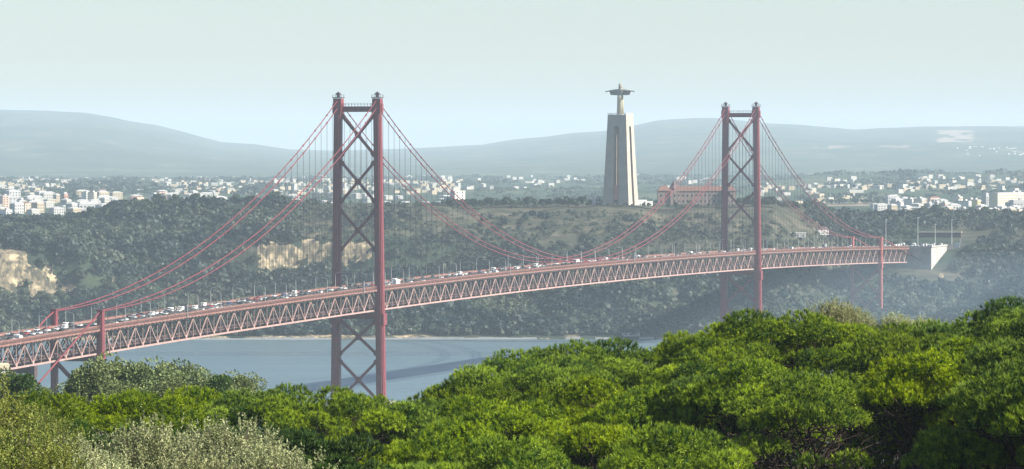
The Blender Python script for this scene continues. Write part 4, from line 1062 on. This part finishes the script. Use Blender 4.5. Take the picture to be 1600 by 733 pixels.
PINES = [
 ('mid', 150, 609, 300, .3, 'bright stone pine dome at the left, above the silvery shrubs'),
 ('small', 60, 622, 290, 1.3, 'small stone pine top at the far left behind the yellow-green shrub'),
 ('small', 245, 628, 292, 2.0, 'small pine crown between the two left silvery shrubs'),
 ('mid', 395, 602, 305, 1.0, 'pine crown left of the near tower foot'),
 ('mid', 520, 608, 300, 2.2, 'pine crown directly below the near tower foot'),
 ('small', 585, 628, 305, 2.9, 'lower pine crown right below the near tower foot'),
 ('small', 318, 613, 310, 4.0, 'pine crown between the left dome and the near tower'),
 ('big', 820, 551, 320, .8, 'tall pine dome at left of the central group'),
 ('giant', 945, 532, 330, .5, 'widest bright pine dome in the centre against the water'),
 ('mid', 720, 588, 310, .2, 'pine crown sloping down toward the water, left of centre'),
 ('mid', 1045, 560, 335, 3.2, 'dark pine shoulder right of the central dome'),
 ('small', 664, 622, 300, 5.2, 'leftmost low crown of the central pine group'),
 ('mid', 800, 606, 262, 3.9, 'sunlit pine pad in front of the central dome, left side'),
 ('small', 700, 655, 255, 1.1, 'low dark green crown left in the lower row'),
 ('small', 905, 585, 268, .4, 'pine pad in front of the central dome, middle'),
 ('small', 1010, 600, 262, .9, 'thin pine crown right of the sunlit pad in front'),
 ('bushy', 965, 632, 240, 2.4, 'bright bushy pine top low in the centre foreground'),
 ('giant', 1215, 486, 318, 2.2, 'tallest broad pine dome right of centre under the far tower'),
 ('wide', 1345, 498, 322, 4.1, 'pine dome sloping right under the far bent'),
 ('mid', 1125, 528, 312, .6, 'pine crown at the left shoulder of the tall right dome'),
 ('mid', 1110, 572, 262, 5.0, 'sunlit pine crown below the left shoulder of the right dome'),
 ('small', 1190, 560, 258, 3.0, 'pine pad in front of the tall right dome'),
 ('small', 1250, 585, 250, 1.6, 'pine pad with dark gaps beneath the tall right dome'),
 ('mid', 1370, 560, 268, .1, 'pine crown in the dip of the right group'),
 ('big', 1480, 500, 300, 5.5, 'pine dome rising toward the right edge'),
 ('giant', 1620, 468, 300, 1.9, 'highest pine dome at the right edge'),
 ('mid', 1545, 520, 262, 2.7, 'shaded pine crown in front of the right edge dome'),
 ('small', 1440, 555, 262, 4.4, 'pine pad between the dip and the right dome'),
 ('bushy', 1535, 640, 215, .4, 'small sunlit pine bush low at the right'),
 ('small', 1595, 560, 215, .9, 'pine branch crown cut by the right edge'),
 ('small', 790, 680, 222, 2.1, 'low pine crown at the bottom left of centre'),
 ('bushy', 640, 690, 225, 3.7, 'low pine bush at the bottom right of the silver shrubs'),
 ('bushy', 505, 668, 228, .7, 'green pine bush beside the right silver shrub'),
 ('small', 1060, 660, 228, 4.0, 'sparse pine crown low at the bottom centre'),
 ('mid', 1690, 520, 250, 2.9, 'pine crown just beyond the right edge'),
 ('giant', 1800, 430, 265, 1.2, 'big pine shading the right edge group'),
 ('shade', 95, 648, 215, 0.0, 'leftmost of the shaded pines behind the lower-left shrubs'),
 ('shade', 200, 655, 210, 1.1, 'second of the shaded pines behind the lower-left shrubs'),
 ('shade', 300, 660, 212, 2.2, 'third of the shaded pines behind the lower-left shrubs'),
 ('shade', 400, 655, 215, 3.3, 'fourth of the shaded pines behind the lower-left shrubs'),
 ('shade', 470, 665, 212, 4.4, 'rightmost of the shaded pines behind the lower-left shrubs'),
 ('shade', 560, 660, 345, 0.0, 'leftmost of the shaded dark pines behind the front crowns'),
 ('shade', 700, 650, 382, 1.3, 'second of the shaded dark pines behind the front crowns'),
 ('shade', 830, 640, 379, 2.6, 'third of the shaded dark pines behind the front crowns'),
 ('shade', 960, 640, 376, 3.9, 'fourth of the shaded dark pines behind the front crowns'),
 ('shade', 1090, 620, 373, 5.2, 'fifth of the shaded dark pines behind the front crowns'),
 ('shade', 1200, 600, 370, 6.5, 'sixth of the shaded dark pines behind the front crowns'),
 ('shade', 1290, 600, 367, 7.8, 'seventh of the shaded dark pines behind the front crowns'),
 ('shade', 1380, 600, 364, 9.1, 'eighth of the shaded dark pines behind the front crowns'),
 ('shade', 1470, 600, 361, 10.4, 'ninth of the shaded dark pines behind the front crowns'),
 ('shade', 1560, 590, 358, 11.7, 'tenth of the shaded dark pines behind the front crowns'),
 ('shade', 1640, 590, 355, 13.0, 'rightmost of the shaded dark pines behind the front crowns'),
 ('giant', 1760, 470, 240, 0.4, 'broad pine standing outside the right edge, number 1'),
 ('giant', 1900, 440, 280, 2.1, 'broad pine standing outside the right edge, number 2'),
 ('giant', 1860, 520, 210, 3.8, 'broad pine standing outside the right edge, number 3'),
]
for i, (k, px, yt, D, rz, lab) in enumerate(PINES): pine(k, px, yt, D, rz, lab, 1.0)

rnd = random.Random(31)
for i in range(22):
    sd = -1 if i % 2 else 1; D = rnd.uniform(210, 370); x = sd*(rnd.uniform(42, 120)+(18 if sd > 0 else 0)); k = ('giant', 'big', 'mid', 'wide')[i % 4]
    pine(k, 800+F*x/D, HOR+(CZ-(near_h(x, D)+13.5-.4*(i % 3)))*F/D, D, rnd.uniform(0, 6), f"{ordw(i//2+1)} of the pines standing outside the {'left' if sd < 0 else 'right'} edge of the view")
# --- leafy shrubs at the lower left
def shrub_mesh(R, H, seed, mname, leaf=.085, nshoot=1500, per=18):
    rs = np.random.RandomState(seed)
    nl = 26; L_ = []
    for i in range(nl):
        d = rand_dir(1, rs)[0]; d[2] = abs(d[2])*1.0-.15
        q = rs.uniform(.45, .8); L_.append((d[0]*R*q, d[1]*R*q, H*(.15+.75*max(d[2], 0)*q), rs.uniform(.32, .5)*R))
    Ps, Ds = [], []
    for x, y, z, rl in L_:
        n = nshoot//nl; d = rand_dir(n, rs); d = d[d[:, 2] > -.6]
        Ps.append(np.array([x, y, z])+d*rl*rs.uniform(.6, 1.0, (len(d), 1))*np.array([1, 1, .9])); Ds.append(norm(d*.7+np.array([0, 0, 1.0])+rs.normal(scale=.25, size=d.shape)))
    P = np.concatenate(Ps); Dv = np.concatenate(Ds); ns = len(P); ln_ = rs.uniform(.25, .6, ns)
    t = rs.uniform(0, 1, (ns, per)); PP = (P[:, None, :]+Dv[:, None, :]*(t*ln_[:, None])[..., None]).reshape(-1, 3)
    DD = np.repeat(Dv, per, 0); n = len(PP); ld = norm(DD*.8+rand_dir(n, rs)*1.0)
    V = leaves(PP, ld, rs.uniform(.7, 1.3, n)*leaf, rs.uniform(.4, .6, n)*leaf, rs)
    T = np.repeat(rs.normal(.5, .18, ns), per)+rs.normal(scale=.15, size=n)
    me = np_mesh('crown', V, 4, M[mname], np.repeat(np.clip(T, 0, 1), 4))
    b = MB()
    for x, y, z, rl in L_:
        b.tube([(x*.08, y*.08, -H*.8), (x*.4, y*.4, z*.2), (x, y, z)], [.06, .045, .02], 5, False)
    for i in range(0, ns, 3): b.tube([P[i]-Dv[i]*.35, P[i]+Dv[i]*ln_[i]*.8], [.012, .004], 3, False)
    return me, b
SH = {}
def shrub(kind, px, ytop, D, rz, label, sc=1.0, name='olive_shrub', grp='leafy shrubs at the lower left'):
    if kind not in SH:
        R, H, seed, mn, lf, nsht, per = {'silver': (2.0, 2.6, 11, 'silver', .085, 1700, 18), 'silver_b': (2.2, 2.4, 12, 'silver', .09, 1700, 18), 'lime': (2.6, 3.0, 13, 'lime', .085, 2300, 18)}[kind]
        me, b = shrub_mesh(R, H, seed, mn, lf, nsht, per); t = thing(name, label, 'shrub', (0, 0, 0), 0, grp)
        b.build('branches', M['twig'], t); link(bpy.data.objects.new('crown', me), t); SH[kind] = [t, H, False]
    t, H, used = SH[kind]; p = px2w(px, ytop, D); p.z -= (H*1.0)*sc
    if not used: SH[kind][2] = True; t.location = p; t.rotation_euler = (0, 0, rz); t.scale = (sc,)*3; return t
    return copy_tree(t, p, rz, label, (sc,)*3)
shrub('silver', 365, 645, 150, .4, 'tallest silvery shrub, right of the lower-left group')
shrub('silver_b', 225, 652, 158, 1.4, 'broad silvery shrub in the middle of the lower-left group')
shrub('silver', 120, 672, 150, 2.6, 'silvery shrub left of the broad middle one', .9)
shrub('silver_b', 420, 690, 140, 3.4, 'low silvery shrub at the bottom, right end of the group', .8)
shrub('silver', 290, 700, 138, 4.4, 'low silvery shrub at the bottom between the two tallest', .9)
shrub('silver_b', 165, 712, 136, 5.2, 'low silvery shrub at the bottom left', .8)
shrub('lime', -8, 594, 165, .2, 'tall yellow-green shrub at the left edge', 1.1, 'leafy_shrub')
shrub('lime', 48, 652, 150, 1.9, 'yellow-green shrub just right of the left edge one', .8)
shrub('lime', 15, 670, 138, 3.1, 'low yellow-green shrub in the bottom left corner', 1.0)
shrub('lime', 88, 702, 136, 4.1, 'low yellow-green shrub right of the bottom left corner', .7)
shrub('silver_b', 1300, 468, 345, .9, 'dark olive treetop poking above the pines under the far bent', .9)
shrub('silver', 1335, 478, 345, .3, 'second olive treetop poking above the pines', .8)
shrub('silver', 1405, 486, 345, 2.3, 'third pale olive treetop above the pines right of the bent', .95)
shrub('silver_b', 1445, 496, 345, 4.3, 'rightmost pale olive treetop above the pine dip', .9)

# --- round-headed trees at several levels of detail
def tree_mesh(R, H, seed, mname, leaf, n, nl=11, flat=.8):
    rs = np.random.RandomState(seed); Ps, Ds = [], []
    lob = []
    for i in range(nl):
        d = rand_dir(1, rs)[0]; q = rs.uniform(.35, .75); lob.append((d[0]*R*q, d[1]*R*q, H*.5+d[2]*H*.42*q, R*rs.uniform(.3, .5)))
    lob.append((0, 0, H*.5, R*.55))
    for x, y, z, rl in lob:
        d = rand_dir(n//len(lob), rs); Ps.append(np.array([x, y, z])+d*np.array([rl, rl, rl*flat])*rs.uniform(.7, 1.08, (len(d), 1))); Ds.append(d)
    P = np.concatenate(Ps); Dv = norm(np.concatenate(Ds)+rs.normal(scale=.6, size=(len(P), 3)))
    if mname == 'far': V = facing(P, norm(np.concatenate(Ds)+rs.normal(scale=.4, size=(len(P), 3))), rs.uniform(.8, 1.5, len(P))*leaf*1.5, rs)
    else: V = leaves(P, Dv, rs.uniform(.7, 1.3, len(P))*leaf, rs.uniform(.6, .9, len(P))*leaf, rs)
    T = np.repeat(np.clip(rs.normal(.5, .22, len(P)), 0, 1), 4)
    me = np_mesh('crown', V, 4, M[mname], T)
    b = MB(); b.tube([(0, 0, -H*.7), (.1*R, 0, 0), (0, 0, H*.5)], [R*.07, R*.05, R*.02], 6)
    for x, y, z, rl in lob[:7]: b.tube([(0, 0, 0), (x*.5, y*.5, z*.55), (x, y, z)], [R*.035, R*.025, R*.01], 4, False)
    return me, b
TP = {}
TK = {'mid_round': (3.6, 5.2, 41, 'broad', .34, 3600, 14, .85), 'mid_tall': (3.0, 7.5, 42, 'broad', .34, 3600, 16, .9), 'mid_dark': (2.4, 6.5, 43, 'pine_dark', .34, 2600, 12, .9),
      'far_round': (5.0, 7.5, 51, 'far', 1.0, 420, 9, .8), 'far_flat': (6.0, 6.0, 52, 'far', 1.0, 460, 9, .6), 'far_tall': (3.0, 9.0, 53, 'far', .9, 330, 8, 1.0), 'far_bush': (3.0, 4.0, 54, 'far', .9, 260, 6, .8)}
def tree(kind, loc, rz, label, group, sc=1.0, name='round_tree'):
    if kind not in TP:
        me, b = tree_mesh(*TK[kind]); t = thing(name, label, 'tree', (0, 0, 0), 0, group); b.build('trunk', M['bark'], t); link(bpy.data.objects.new('crown', me), t); TP[kind] = [t, False]
    t, used = TP[kind]
    if not used: TP[kind][1] = True; t.location = loc; t.rotation_euler = (0, 0, rz); t.scale = (sc,)*3; return t
    r = copy_tree(t, loc, rz, label, (sc,)*3); r['group'] = group; return r
rnd = random.Random(77)
MIDT = [(12, 592, 'mid_round', 1.0), (36, 588, 'mid_dark', 1.0), (122, 592, 'mid_dark', .8), (140, 575, 'mid_tall', 1.1), (160, 562, 'mid_tall', 1.35), (185, 582, 'mid_round', 1.1), (208, 577, 'mid_dark', 1.1), (230, 578, 'mid_round', 1.2),
        (262, 577, 'mid_tall', 1.1), (290, 580, 'mid_round', 1.2), (310, 590, 'mid_tall', .9), (338, 592, 'mid_dark', .9), (355, 596, 'mid_round', .9), (384, 598, 'mid_round', .8), (125, 610, 'mid_round', 1.0), (240, 606, 'mid_round', 1.1), (200, 612, 'mid_round', 1.0), (280, 608, 'mid_round', 1.0), (330, 615, 'mid_round', 1.0), (165, 600, 'mid_round', 1.2), (60, 616, 'mid_round', .7), (5, 606, 'mid_round', 1.0), (375, 618, 'mid_round', 1.0)]
for i, (px, yt, k, sc) in enumerate(sorted(MIDT)):
    D = 760+rnd.uniform(-40, 40); p = px2w(px, yt, D); p.z -= TK[k][1]*sc*.95-1.0
    tree(k, p, rnd.uniform(0, 6), f"{ordw(i+1)} from the left in the grey-green clump below the bridge", 'trees below the bridge at left', sc*1.1)

# skyline trees of the south bank
FT = []
def rowt(n, x0, x1, D0, D1, s0, s1, kinds, nm):
    for k in range(n): FT.append((x0+(x1-x0)*(k+rnd.uniform(.1, .9))/n, rnd.uniform(D0, D1), rnd.uniform(s0, s1), rnd.choice(kinds), nm))
rowt(40, -10, 400, 4560, 4720, .8, 1.7, ['far_round', 'far_flat', 'far_round', 'far_tall'], 'wooded left ridge')
rowt(20, -10, 410, 4480, 4560, .8, 1.2, ['far_round', 'far_flat'], 'slope below the left ridge')
rowt(7, 380, 402, 4600, 4700, 1.0, 1.3, ['far_round'], 'wooded left ridge')
rowt(12, 455, 530, 4660, 4740, .4, .8, ['far_round', 'far_bush'], 'plateau left of the near tower')
rowt(12, 598, 690, 4660, 4720, .5, .8, ['far_round', 'far_bush'], 'plateau right of the near tower')
rowt(34, 690, 940, 4680, 4730, .75, 1.15, ['far_round', 'far_round', 'far_flat', 'far_tall'], 'row left of the pedestal')
rowt(40, 660, 1160, 4646, 4662, .35, .6, ['far_bush', 'far_round'], 'hedge along the plateau edge')
rowt(10, 1150, 1280, 4680, 4760, .8, 1.1, ['far_round', 'far_flat'], 'plateau right of the far tower')
rowt(34, 1270, 1430, 4700, 5000, .8, 1.3, ['far_round', 'far_tall', 'far_flat'], 'wooded right ridge')
rowt(30, 1420, 1620, 5020, 5300, .9, 1.5, ['far_round', 'far_flat'], 'trees before the right-hand town')
FT.sort(key=lambda t: (t[4], t[0])); cn = {}
print('far trees', len(FT))
for px, D, sc, k, nm in FT:
    cn[nm] = cn.get(nm, 0)+1; x = (px-800)/F*D; z = float(south_h(x, D))
    tree(k, (x, D, z), rnd.uniform(0, 6), f"{ordw(cn[nm])} tree from the left, {nm}", 'trees, '+nm, sc, 'hilltop_tree')
def solo(px, D, k, sc, lab):
    x = (px-800)/F*D; tree(k, (x, D, float(south_h(x, D))-1), rnd.uniform(0, 6), lab, 'solitary trees on the plateau', sc, 'hilltop_tree')
solo(432, 4660, 'far_round', 2.1, 'big round dark tree beside the low white house on the plateau')
solo(443, 4662, 'far_flat', 1.7, 'right half of the big dark tree pair by the white house')
solo(486, 4665, 'far_flat', 1.4, 'flat-topped dark tree between the round tree and the near tower')
solo(1170, 4700, 'far_round', 1.35, 'round dark tree seen between the far tower legs')
solo(1197, 4700, 'far_flat', 1.15, 'wide dark tree just right of the far tower')
solo(1078, 4700, 'far_tall', .75, 'dark tree in front of the middle of the pink palace')

# woods and scrub covering the far slopes: beyond counting
def clump_cover(name, n, xr, yr, smin, smax, leaves_n, leafsz, label, seed, prob, hf, mname='scrub', flat=.85):
    rs = np.random.RandomState(seed)
    px = rs.uniform(xr[0], xr[1], n*3); D = rs.uniform(yr[0], yr[1], n*3); x = (px-800)/F*D; z = hf(x, D)
    keep = rs.uniform(size=len(px)) < prob(px, D, x, z); idx = np.where(keep)[0][:n]
    x, D, z, px = x[idx], D[idx], z[idx], px[idx]; m = len(idx)
    patch = fbm(x/55, D/55+z/20, 3, seed+3)
    size = (smin + (smax-smin)*rs.uniform(size=m)**1.5)*(1+.5*np.clip(-patch*3, -.6, 1))
    cen = sstep(420, 520, px)*(1-sstep(1230, 1330, px))*sstep(48, 72, z); size = size*(1-.5*cen)
    tn = np.clip((.30+.16*cen+patch*1.7+rs.normal(scale=.08, size=m)), 0, 1)
    k = leaves_n; d = rand_dir(m*k, rs); d[:, 2] = np.abs(d[:, 2])*1.1-.1
    sz = np.repeat(size, k); C0 = np.repeat(np.stack([x, D, z+size*.3], 1), k, 0)
    P = C0 + d*sz[:, None]*np.array([1, 1, flat])*rs.uniform(.75, 1.05, (m*k, 1))
    V = facing(P, norm(d+rs.normal(scale=.33, size=d.shape)), leafsz*sz*rs.uniform(.7, 1.2, m*k), rs)
    T = np.repeat(np.clip(np.repeat(tn, k)+rs.normal(scale=.04, size=m*k), 0, 1), 4)
    me = np_mesh(name, V, 4, M[mname], T); o = link(bpy.data.objects.new(name, me)); tag(o, label, 'woodland', None, 'stuff'); return o
def pr_slope(px, D, x, z):
    r, dy = south_masks(x, D, z); p = np.where((z > 2.5), 1.0, 0.0)*(1-.95*sstep(.5, .85, r))*(1-.5*sstep(.35, .9, dy))
    p = p*np.where((D > 4600) & (px > 640) & (px < 1260), .12, 1)
    u = (x+94)*SN+(D-3143)*CS; v = (x+94)*CS-(D-3143)*SN
    return p*np.where((u > 1600) & (u < 1870) & (np.abs(v-3) < 46), 0, 1)
clump_cover('hillside_wood', 14500, (-250, 1850), (4222, 4660), 2.0, 7.5, 60, .52, 'dense dark wood and scrub covering the far river bank', 101, pr_slope, south_h)
clump_cover('ridge_wood', 3200, (-250, 1850), (4640, 5650), 2.5, 6.0, 30, .6, 'woodland on the back of the plateau before the towns', 103, lambda px, D, x, z: pr_slope(px, D, x, z)*np.where((px < 410) | (px > 1230), 1, .15), south_h)
clump_cover('ravine_wood', 2200, (1230, 1850), (4650, 5150), 2.0, 6.5, 40, .5, 'scrubby wood on the slope around and above the abutment', 109, pr_slope, south_h)
clump_cover('plain_woods', 7000, (-200, 1800), (7200, 13800), 6, 15, 14, .6, 'patches of woodland across the distant plain', 107, lambda px, D, x, z: np.where(fbm(px/70, D/900, 3, 63) < -.02, 1, .06)*np.where((D < 8300) & ((px < 430) | (px > 1380)), .12, 1), plain_h, 'far', .3)
# undergrowth beneath the foreground pines
rs = np.random.RandomState(9)
def near_cover():
    n = 2600; y = rs.uniform(175, 420, n); x = rs.uniform(-.13, .13, n)*y; z = near_h(x, y); size = rs.uniform(.5, 1.5, n); k = 70
    d = rand_dir(n*k, rs); d[:, 2] = np.abs(d[:, 2]); sz = np.repeat(size, k); P = np.repeat(np.stack([x, y, z], 1), k, 0)+d*sz[:, None]*rs.uniform(.5, 1, (n*k, 1))
    V = leaves(P, norm(d+rand_dir(n*k, rs)), .16*np.ones(n*k), .09*np.ones(n*k), rs); T = np.repeat(np.clip(np.repeat(rs.normal(.4, .2, n), k), 0, 1), 4)
    me = np_mesh('undergrowth', V, 4, M['broad'], T); o = link(bpy.data.objects.new('undergrowth', me)); tag(o, 'dark undergrowth on the ground beneath the pines', 'undergrowth', None, 'stuff')
near_cover()

# ------------------------------------------------------------------ haze
hb = MB(); hb.box((0, 29700, 190), (21400, 60000, 400)); hz = hb.build('haze', None); tag(hz, 'pale blue summer haze over the river and plain', 'haze', None, 'stuff')
hm = bpy.data.materials.new('summer_haze'); hm.use_nodes = True; nt = hm.node_tree
for n_ in list(nt.nodes):
    if n_.type == 'BSDF_PRINCIPLED': nt.nodes.remove(n_)
pv = nt.nodes.new('ShaderNodeVolumePrincipled'); pv.inputs['Color'].default_value = (*HAZE_COLOR, 1); pv.inputs['Density'].default_value = HAZE_DENSITY; pv.inputs['Anisotropy'].default_value = 0.0
nt.links.new(pv.outputs[0], nt.nodes['Material Output'].inputs['Volume']); hz.data.materials.append(hm)
hz.visible_shadow = True

b = MB(); ellip(b, (0, 0, 0), (560, 340, 62), 40, 20); ms_ = b.build('river_mist', None, None, True)
me = ms_.data; import bmesh as _bm
q = _bm.new(); q.from_mesh(me); _bm.ops.remove_doubles(q, verts=q.verts, dist=.01); _bm.ops.recalc_face_normals(q, faces=q.faces); q.to_mesh(me); q.free()
ms_.location = (540, 4330, 8); tag(ms_, 'low bank of blue mist over the water and far shore at right', 'mist', None, 'stuff')
hm2 = hm.copy(); hm2.name = 'river_mist_air'; hm2.node_tree.nodes['Principled Volume'].inputs['Density'].default_value = 2.2e-4; hm2.node_tree.nodes['Principled Volume'].inputs['Color'].default_value = (0.52, 0.76, 1.0, 1); me.materials.append(hm2)

for o in C.objects:
    if 'used' in o.keys(): del o['used']
